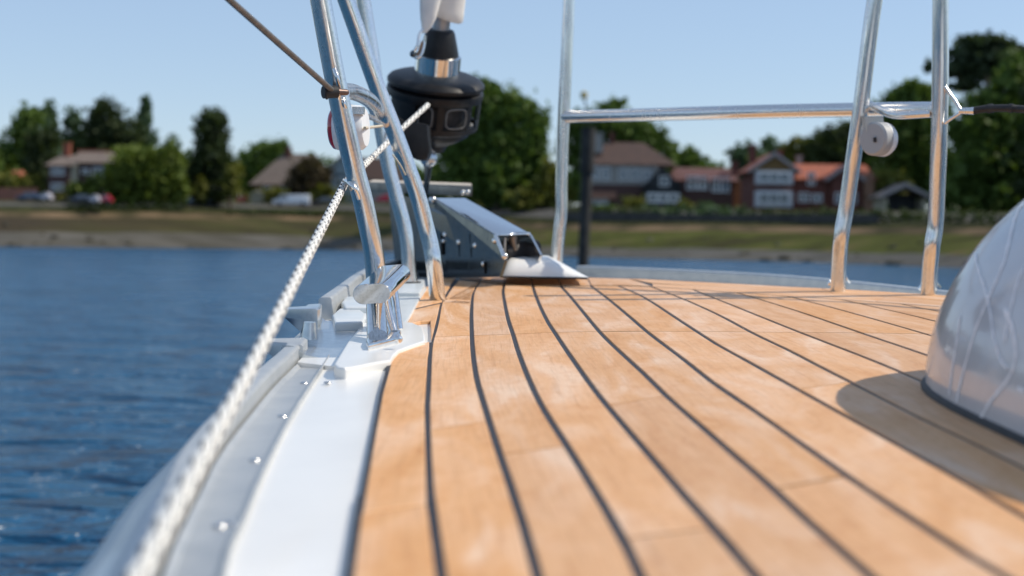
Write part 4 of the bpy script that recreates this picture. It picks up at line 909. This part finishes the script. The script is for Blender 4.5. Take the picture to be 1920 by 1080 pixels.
# ---- lifelines
o = Q(620, 168, 1.93)
t = boat_thing('lifeline', 'brownish covered wire lifeline running up to the left from a black end fitting', 'lifeline', o)
MB().tube([Q(621, 168, 1.93), Q(530, 88, 1.76), Q(433, 2, 1.60), Q(200, -210, 1.3)], .0039, 12).build('wire', WIRE, t, smooth=True, org=o)
e0, e1 = Q(598, 173, 1.925), Q(641, 175, 1.945)
MB().tube([Q(606, 173, 1.93), Q(632, 172, 1.94)], .0085, 20).tube([Q(611, 173, 1.93), Q(614, 173, 1.93)], .0098, 20).build('end_fitting', BLKR, t, smooth=True, angle=40, org=o)
MB().tube([Q(628, 172, 1.94), Q(649, 173, 1.95)], [.0052, .0042], 14).sphere(Q(649, 173, 1.95), .0043, 6).build('pin', noisy('brown_bronze', (.16, .10, .08), (.10, .07, .06), 60, .4, .5), t, smooth=True, org=o)
o = Q(1803, 208, 2.68)
t = boat_thing('lifeline', 'black sleeved lifeline end leading right from the starboard pulpit', 'lifeline', o)
MB().tube([Q(1798, 208, 2.68), Q(1814, 208, 2.675), Q(1826, 208, 2.67)], [.0055, .0072], 14).build('terminal', STEEL, t, smooth=True, org=o)
MB().tube([Q(1822, 208, 2.675), Q(1850, 204, 2.66), Q(1890, 203, 2.63), Q(1940, 206, 2.6), Q(2150, 214, 2.4)], .0070, 16, steps=5).tube([Q(1852, 204, 2.66), Q(1862, 203, 2.655)], .0086, 16).tube([Q(1893, 203, 2.63), Q(1900, 203, 2.625)], .0084, 16).build('sleeve', BLKR, t, smooth=True, angle=40, org=o)

# ---- furling line
o = Q(651, 337, 2.10)
t = boat_thing('furling_line', 'white braided rope with dark flecks running aft along the rail', 'rope', o)
def ropemesh(pts, r, name, lay=.035):
    P = [Vector(p) for p in pts]; Pd = []
    for a, b in zip(P, P[1:]):
        n = int((b - a).length / .002); Pd += [a.lerp(b, i / n) for i in range(n)]
    Pd.append(P[-1]); ln = 0; n = 16; vs = []; us = []; k = len(Pd); ref = Vector((0, 0, 1))
    for i, p in enumerate(Pd):
        T = (Pd[min(i + 1, k - 1)] - Pd[max(i - 1, 0)]).normalized(); a = (ref - T * ref.dot(T)).normalized(); b = T.cross(a)
        if i: ln += (Pd[i] - Pd[i - 1]).length
        for j in range(n):
            th = 2 * PI * j / n; w1 = abs(math.sin(PI * ln / lay + (abs(j - 8) / 8) * 1.1)); w2 = abs(math.sin(PI * ln / lay * 2 - th))
            rr_ = r * (.78 + .27 * w1 ** .7) * min(1, .35 + i / 9)
            vs.append(p + (a * math.cos(th) + b * math.sin(th)) * rr_); us.append((j / n, ln))
    fs = [(i * n + j, i * n + (j + 1) % n, (i + 1) * n + (j + 1) % n, (i + 1) * n + j) for i in range(k - 1) for j in range(n)]
    mb = MB().add(vs, fs, us); ob = mb.build(name, ROPE, t, smooth=True, uv=True, org=o, fix=False); return ob
ropemesh([Q(650, 337, 2.12), Q(560, 512, 1.42), Q(452, 724, .985), Q(352, 908, .76), Q(255, 1085, .625), Q(-150, 1800, .36)], .0055, 'aft_length')
ropemesh([Q(651, 340, 2.14), Q(705, 288, 2.68), Q(755, 240, 2.95), Q(802, 197, 3.18)], .0056, 'forward_length', .02)
tubeobj('guide_ring', [Q(649, 340, 2.06), Q(656, 344, 2.0), Q(664, 352, 1.985), Q(672, 372, 1.995)], .0042, t, o, 10)

# ---- navigation lights
o = Q(652, 243, 2.12)
t = boat_thing('navigation_light', 'port navigation light, white housing with red lens behind the front tube', 'light', o, 'navigation lights')
Mx = frame_z((-1, .12, -.02)) @ Matrix.Diagonal((1.16, 1.16, 1.25))
c = Q(657, 240, 2.14)
MB().lathe([(.002, -.019), (.024, -.019), (.0285, -.014), (.030, -.002), (.030, .010), (.0275, .017)], 28, c, Mx).build('housing', WHP, t, smooth=True, angle=45, org=o)
MB().lathe([(.0275, .017), (.0265, .0205), (.022, .0235), (.012, .0255), (.001, .026)], 28, c, Mx).build('lens', REDL, t, smooth=True, org=o)
MB().lathe([(.0308, -.0015), (.0312, .0005), (.0308, .0025)], 28, c, Mx).build('rim', mat('copper_trim', (.30, .17, .10), .3, .8), t, smooth=True, org=o)
MB().prism([Q(660, 200, 2.1), Q(682, 200, 2.1), Q(681, 214, 2.1), Q(661, 214, 2.1)], (0, .02, 0)).build('bracket', STEEL, t, org=o)
MB().tube([Q(684, 240, 2.1), Q(700, 238, 2.3), Q(717, 236, 2.55)], .0024, 8).build('cable', CABLE, t, smooth=True, org=o)
o = Q(1645, 262, 2.78)
t = boat_thing('navigation_light', 'starboard navigation light, grey and white round housing under the rail', 'light', o, 'navigation lights')
Mx = frame_z((.80, .60, -.03)) @ Matrix.Diagonal((.84, .84, .9)); c = Q(1648, 261, 2.76)
MB().lathe([(.001, -.021), (.034, -.021), (.0385, -.017), (.039, .003)], 32, c, Mx).build('housing', mat('grey_housing', (.36, .37, .38), .5), t, smooth=True, angle=40, org=o)
MB().lathe([(.0392, .003), (.0395, .016), (.036, .022), (.022, .026), (.001, .027)], 32, c, Mx).build('cover', WHP, t, smooth=True, angle=60, org=o)
MB().prism([Q(1622, 219, 2.76), Q(1656, 219, 2.76), Q(1658, 236, 2.76), Q(1672, 246, 2.76), Q(1624, 248, 2.76)], (0, .025, 0)).build('bracket', mat('grey_bracket', (.50, .49, .46), .4, .4), t, org=o)
MB().box(Q(1640, 262, 2.742), (.004, .006, .009)).build('cable_hole', BLKR, t, org=o)

# ---- furling drum on the forestay
o = Q(818, 147, 3.40)
axis = Vector((.115, -.30, 1)).normalized(); MD = frame_z(axis)
S = 3.4 / F                      # metres per photo pixel at the drum
t = boat_thing('furling_drum', 'black furling drum with cage windows under a steel collar on the forestay', 'furler', o)
def lt(prof, n=48, m=BLK, name='part', a0=0, a1=2 * PI, off=0, parent=t, ang=35):
    return MB().lathe([(r * S, (z if z > -30 else -30 + (z + 30) * .88) * S) for r, z in prof], n, Vector((0, 0, 0)), MD, a0, a1).build(name, m, parent, smooth=True, angle=ang)
lt([(20, 9), (50, 8), (76, 5), (86, 1), (91, -5), (91, -10), (87, -14), (82, -15)], name='lid')
lt([(84, -16), (90, -19), (91, -26), (89, -34), (85, -36), (83, -34), (83, -20)], name='upper_ring')
lt([(82, -84), (86, -84), (86, -96), (80, -100), (66, -103), (66, -98), (78, -95)], name='lower_ring')
for a_, wd in [(-1.38, .14), (-2.0, .16), (-.68, .10), (-.15, .34), (.75, .3), (1.6, .3), (2.5, .3), (-2.35, .62)]:
    lt([(82, -34), (88, -34), (87, -86), (81, -86), (82, -34)], 6, BLK, 'cage_post', a_ - wd / 2, a_ + wd / 2)
lt([(20, -20), (58, -22), (30, -32), (28, -60), (30, -84), (62, -92), (20, -94)], 32, BLKR, 'spool')
lt([(70, -30), (72, -34), (72, -88), (66, -96)], 40, BLKR, 'inner_wall')
lt([(76, -97), (70, -112), (52, -126), (34, -136), (28, -152), (8, -153)], 32, BLK, 'funnel')
lt([(78, -90), (74, -90), (60, -97), (62, -100)], 32, SLEEVE, 'spool_flange', -1.2, .3)
MB().prism([Q(x, y, 3.19) - o for x, y in [(737, 212), (756, 226), (802, 232), (806, 284), (800, 300), (780, 300), (758, 286), (742, 258)]], (0, .10, 0)).build('guard_arm', BLK, t, bevel=.006)
# window rims on the cage, light grey edge
def rim(a_c, z_c, w_, h_, r=88):
    pts = []
    for i in range(25):
        q = 2 * PI * i / 24; x = w_ * math.copysign(abs(math.cos(q)) ** .5, math.cos(q)); z = h_ * math.copysign(abs(math.sin(q)) ** .5, math.sin(q))
        a_ = a_c + x / r; pts.append(MD @ Vector((r * S * math.cos(a_), r * S * math.sin(a_), (z_c + z) * S)))
    MB().tube(pts, .0022, 8, cap=False).build('window_rim', noisy('worn_edge', (.16, .15, .14), (.10, .095, .09), 50, .4), t, smooth=True)
rim(-1.70, -55, 13, 19); rim(-1.02, -55, 21, 18)
lt([(22, 46), (38, 45), (42.5, 43), (42.5, 6), (20, 5)], 40, CHROME, 'steel_collar')
lt([(18, 92), (24, 91), (27, 86), (37, 50), (38, 43), (20, 43)], 36, BLK, 'cone')
cc = MD @ Vector((0, 0, 62 * S)); 
# stay foil, fork below
st = boat_thing('forestay', 'grey forestay foil rising from the drum with toggle and fork below', 'stay', o)
MB().tube([MD @ Vector((0, 0, 80 * S)), MD @ Vector((0, 0, 420 * S))], .0205, 24).build('foil', SLEEVE, st, smooth=True)
fb = Q(797, 372, 3.42) - o; ft = MD @ Vector((0, 0, -140 * S))
MB().tube([ft, Q(803, 292, 3.36) - o], .017, 16).sphere(Q(804, 298, 3.36) - o, .020, 8, sc=(1, .6, 1)).build('toggle', CAST, st, smooth=True)
MB().prism([Q(793, 300, 3.37) - o, Q(812, 300, 3.37) - o, Q(808, 325, 3.39) - o, Q(800, 375, 3.42) - o, Q(789, 375, 3.42) - o, Q(796, 330, 3.39) - o], (0, .012, 0)).build('fork', STEELD, st, bevel=.002)
ck = boat_thing('sail_tack', 'rolled off-white sail corner wrapped round the foil above the drum', 'sail', Q(826, 10, 3.33))
o2 = Q(826, 10, 3.33); cl = []
for i, (z, rx, dx, sl) in enumerate([(-16, 34, 2, 9), (-13, 37.5, 1, 9), (2, 38, 1, 8), (30, 39, 1, 3), (60, 40, 2, 0), (160, 43, 4, 0), (300, 46, 4, 0)]):
    cl.append([MD @ Vector((((rx + .9 * math.sin(3 * a_ + i) + (1.5 if 1.2 < a_ < 1.9 else 0)) * math.cos(a_) + dx) * S, (rx * .9 * math.sin(a_)) * S, (z - sl * math.cos(a_)) * S)) for a_ in [2 * PI * j / 36 for j in range(36)]])
v, f = loft(cl, True)
sh = MD @ Vector((0, 0, 0))
ob = MB().add(v, f).build('rolled_cloth', CLOTH, ck, smooth=True, angle=70); ob.location = (MD @ Vector((0, 0, 132 * S)) + o) - o2
tc_ = []
for i, (x, y, r_) in enumerate([(808, -10, 20), (805, 15, 17), (803, 35, 14), (800, 50, 9), (795, 62, 4)]):
    tc_.append([Q(x, y, 3.27) - o2 + Vector((r_ * S * math.cos(a_) * 1.0, r_ * S * .5 * math.sin(a_), 0)) for a_ in [2 * PI * j / 16 for j in range(16)]])
v, f = loft(tc_, True); MB().add(v, f).build('tack_patch', CLOTH, ck, smooth=True)
sk = boat_thing('shackle', 'small steel shackle fixing the sail corner beside the black cone', 'shackle', Q(786, 90, 3.25)); o3 = Q(786, 90, 3.25)
MB().tube([Q(793, 55, 3.27) - o3, Q(786, 66, 3.26) - o3, Q(783, 84, 3.25) - o3, Q(776, 98, 3.25) - o3, Q(780, 108, 3.25) - o3, Q(789, 104, 3.25) - o3, Q(795, 84, 3.26) - o3, Q(797, 66, 3.26) - o3], .0036, 10, steps=4).build('bow', STEEL, sk, smooth=True)
MB().sphere(Q(775, 101, 3.25) - o3, .0085, 8).build('pin', STEELD, sk, smooth=True)
MB().tube([Q(783, 104, 3.25) - o3, Q(792, 78, 3.26) - o3], .003, 8).build('link', noisy('bronze', (.30, .18, .10), (.22, .14, .09), 40, .35, .8), sk, smooth=True)

# ---- step plate and bow roller
o = Q(790, 352, 3.5)
t = boat_thing('bow_step', 'flat metal bow step under the furling drum, top coloured pale as if lit', 'step', o)
tp = [Q(690, 343, 3.95), Q(885, 350, 3.62), Q(883, 346, 3.82), Q(700, 339, 4.15)]
STEPM = noisy('teak_tinted_steel', (.36, .31, .26), (.24, .21, .18), 30, .38, .7)  # steel browned to imitate the teak reflected in it
MB().prism([p - o for p in tp], (0, 0, -.024)).build('plate', STEPM, t, bevel=.003, seg=2)
MB().prism([p - o + Vector((0, 0, .0032)) for p in tp], (0, 0, -.003)).build('top', noisy('lit_step_top', (.58, .50, .40), (.50, .44, .36), 40, .6), t)  # light on the upper face put into its pale colour
MB().sphere(Q(868, 361, 3.61) - o, .0065, 6).sphere(Q(877, 360, 3.61) - o, .0065, 6).build('screw', STEEL, t, smooth=True)
o = D(900, 516)
t = boat_thing('bow_roller', 'polished steel bow roller channel sloping down with slotted side plate', 'bow roller', o)
a1, a2, a3, a4 = Q(815, 371, 3.37), Q(872, 371, 3.42), Q(992, 437, 3.10), Q(930, 439, 3.035)
MB().prism([p - o for p in (a1, a2, a3, a4)], (0, .0, -.004)).build('top_plate', CHROME, t, bevel=.0012, seg=1)
sdp = lambda x: 3.62 - (x - 728) * .00289
side_ = [(x, y, sdp(x)) for x, y in [(728, 366), (812, 374), (929, 442), (947, 488), (937, 519), (842, 521), (744, 530)]]
MB().prism([Q(*p) - o for p in side_], (.006, .004, 0)).build('side_plate', STEELD, t)
far_ = [(873, 374, 3.43), (993, 440, 3.11), (1013, 478, 3.05), (1000, 512, 3.08), (880, 505, 3.4)]
MB().prism([Q(*p) - o for p in far_], (.005, .0, 0)).build('side_plate', STEEL, t)
MB().tube([Q(940, 472, 3.10) - o, Q(1004, 468, 3.16) - o], .022, 20).build('roller', BLKR, t, smooth=True, angle=40)
MB().tube([Q(946, 446, 3.06) - o, Q(945, 482, 3.05) - o], [.004, .004], 10).build('pin', STEPM, t, smooth=True)
MB().tube([Q(960, 444, 3.1) - o, Q(966, 470, 3.1) - o], [.011, .006], 10).build('pawl', STEPM, t, smooth=True)
MB().tube([Q(929, 441, 3.04) - o, Q(946, 484, 2.985) - o], .0042, 10).tube([Q(992, 438, 3.12) - o, Q(1013, 478, 3.06) - o], .0036, 10).tube([Q(929, 440, 3.045) - o, Q(992, 438, 3.12) - o], .0036, 10).build('rolled_edge', STEEL, t, smooth=True)
def onside(x, y):               # distance of the side plate at that pixel column
    return sdp(x) - .004
for (x, y, r_) in [(835, 440, 5), (832, 452, 4), (861, 454, 5), (892, 460, 5), (908, 495, 5), (928, 451, 5), (946, 480, 5), (811, 375, 7)]:
    MB().sphere(Q(x, y, onside(x, y)) - o, r_ * .0014, 8).build('bolt', STEEL, t, smooth=True)
HOLE = mat('shadow_slot', (.004, .004, .005), .9)
for (x, y, w_, h_) in [(831, 458, 9, 20), (863, 466, 6, 15), (884, 450, 7, 11), (886, 474, 7, 9), (912, 502, 10, 11), (862, 430, 5, 7)]:
    d_ = onside(x, y) + .001; MB().prism([Q(x - w_ * .6, y - h_, d_) - o, Q(x + w_ * .6, y - h_ * .9, d_) - o, Q(x + w_ * .6, y + h_, d_) - o, Q(x - w_ * .4, y + h_, d_) - o], (.001, .003, 0)).build('slot', HOLE, t)
o4 = Q(850, 392, 3.35)
t2 = boat_thing('anchor_swivel', 'weathered metal anchor swivel lying beside the bow roller top', 'swivel', o4)
MB().sphere(Q(819, 390, 3.46) - o4, .012, 8, sc=(1, .6, 1.2)).tube([Q(826, 392, 3.45) - o4, Q(842, 410, 3.36) - o4, Q(868, 416, 3.26) - o4], [.012, .006], 10).tube([Q(846, 408, 3.34) - o4, Q(849, 476, 3.32) - o4], [.008, .004], 10).build('body', noisy('dull_bronze', (.34, .29, .24), (.16, .15, .14), 90, .35, .8), t2, smooth=True)

# ---- white moulded windlass cover
o = D(1020, 521)
t = boat_thing('windlass_cover', 'glossy white moulded cover beside the bow roller', 'cover', o)
secs = []
for i, (x0, x1, yb, yt, d) in enumerate([(935, 1103, 520, 515, 3.04), (935, 1103, 519, 498, 3.05), (936, 1102, 519, 487, 3.07), (938, 1100, 518, 481.5, 3.11), (941, 1095, 516, 479, 3.19), (946, 1085, 514, 479, 3.30), (956, 1068, 512, 484, 3.40), (990, 1025, 510, 505, 3.5)]):
    r_ = []
    for j in range(17):
        u_ = j / 16; x = x0 + (x1 - x0) * u_
        prof_ = min(1, (u_ / .12) ** .42 if u_ < .12 else 1) * (1 if u_ < .56 else (1 - ((u_ - .56) / .44) ** 1.05))
        r_.append(Q(x, yb + (yt - yb) * prof_, d) - o)
    secs.append(r_)
v, f = loft(secs); f += [tuple(range(17)), tuple(range(len(v) - 17, len(v)))]
ob = MB().add(v, f).build('shell', GEL, t, smooth=True, angle=60)
MB().tube([Q(938, 519, 3.03) - o, Q(1101, 522, 3.03) - o], .002, 8).build('gasket', BLKR, t)

# ---- hatch dome on the centreline
o = Vector((.812, 1.165, 0))
t = boat_thing('ventilator_dome', 'large smoked translucent dome on a black gasket at the right edge', 'dome', o)
A_, B_, H_ = .405, .50, .298
def dome_pt(a_, r_, grow=0):
    n = 3.3; c_, s_ = math.cos(a_), math.sin(a_); k = (abs(c_) ** n + abs(s_) ** n) ** (-1 / n)
    z = H_ * (max(0, 1 - r_ ** 2.5)) ** (1 / 1.95)
    yaw = Matrix.Rotation(.02, 3, 'Z'); return yaw @ Vector(((A_ + grow) * r_ * k * c_, (B_ + grow) * r_ * k * s_, z))
rad = [math.sin(PI / 2 * i / 26) for i in range(27)]; rad[0] = .002
v, f = loft([[dome_pt(2 * PI * j / 72, r_) for j in range(72)] for r_ in rad], True)
dome = MB().add(v, f).build('shell', DOME, t, smooth=True)
g_ = [[dome_pt(2 * PI * j / 72, 1.0, gr) * 1.0 + Vector((0, 0, z)) for j in range(72)] for gr, z in [(-.008, .0), (-.004, .006), (-.001, .0065), (.002, .005), (.004, .0005), (.004, -.003)]]
v, f = loft(g_, True); MB().add(v, f).build('gasket', BLKR, t, smooth=True, angle=50)
bv = BVHTree.FromObject(dome, bpy.context.evaluated_depsgraph_get()) if False else BVHTree.FromPolygons([vv.co[:] for vv in dome.data.vertices], [tuple(p.vertices) for p in dome.data.polygons])
def ondome(px, py):
    r = ray(px, py, B_C).normalized(); h_, n_, i_, d_ = bv.ray_cast(CAMB - o, r)
    return (h_, n_) if h_ is not None else (None, None)
def px4(x, y): return (1650 + x / 2, 330 + y / 2)
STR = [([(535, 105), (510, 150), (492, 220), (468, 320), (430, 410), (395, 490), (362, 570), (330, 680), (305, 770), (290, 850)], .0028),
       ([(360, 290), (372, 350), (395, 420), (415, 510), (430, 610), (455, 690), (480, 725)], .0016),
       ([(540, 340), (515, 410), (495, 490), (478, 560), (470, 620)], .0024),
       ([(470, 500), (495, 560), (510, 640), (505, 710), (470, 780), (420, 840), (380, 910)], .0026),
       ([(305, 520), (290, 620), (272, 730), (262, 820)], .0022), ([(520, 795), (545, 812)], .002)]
for pts, wd in STR:  # raised pale ribbons draw reflection streaks onto the shell
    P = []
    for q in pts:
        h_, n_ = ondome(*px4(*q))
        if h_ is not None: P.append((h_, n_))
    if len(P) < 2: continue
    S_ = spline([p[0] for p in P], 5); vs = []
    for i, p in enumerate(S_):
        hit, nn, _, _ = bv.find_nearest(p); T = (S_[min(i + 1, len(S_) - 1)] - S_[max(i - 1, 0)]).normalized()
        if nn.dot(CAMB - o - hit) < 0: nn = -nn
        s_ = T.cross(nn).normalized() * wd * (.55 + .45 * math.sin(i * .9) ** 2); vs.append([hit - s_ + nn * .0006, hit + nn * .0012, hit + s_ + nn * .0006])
    v, f = loft(vs); MB().add(v, f).build('reflection_streak', STREAK, t, smooth=True, fix=False)
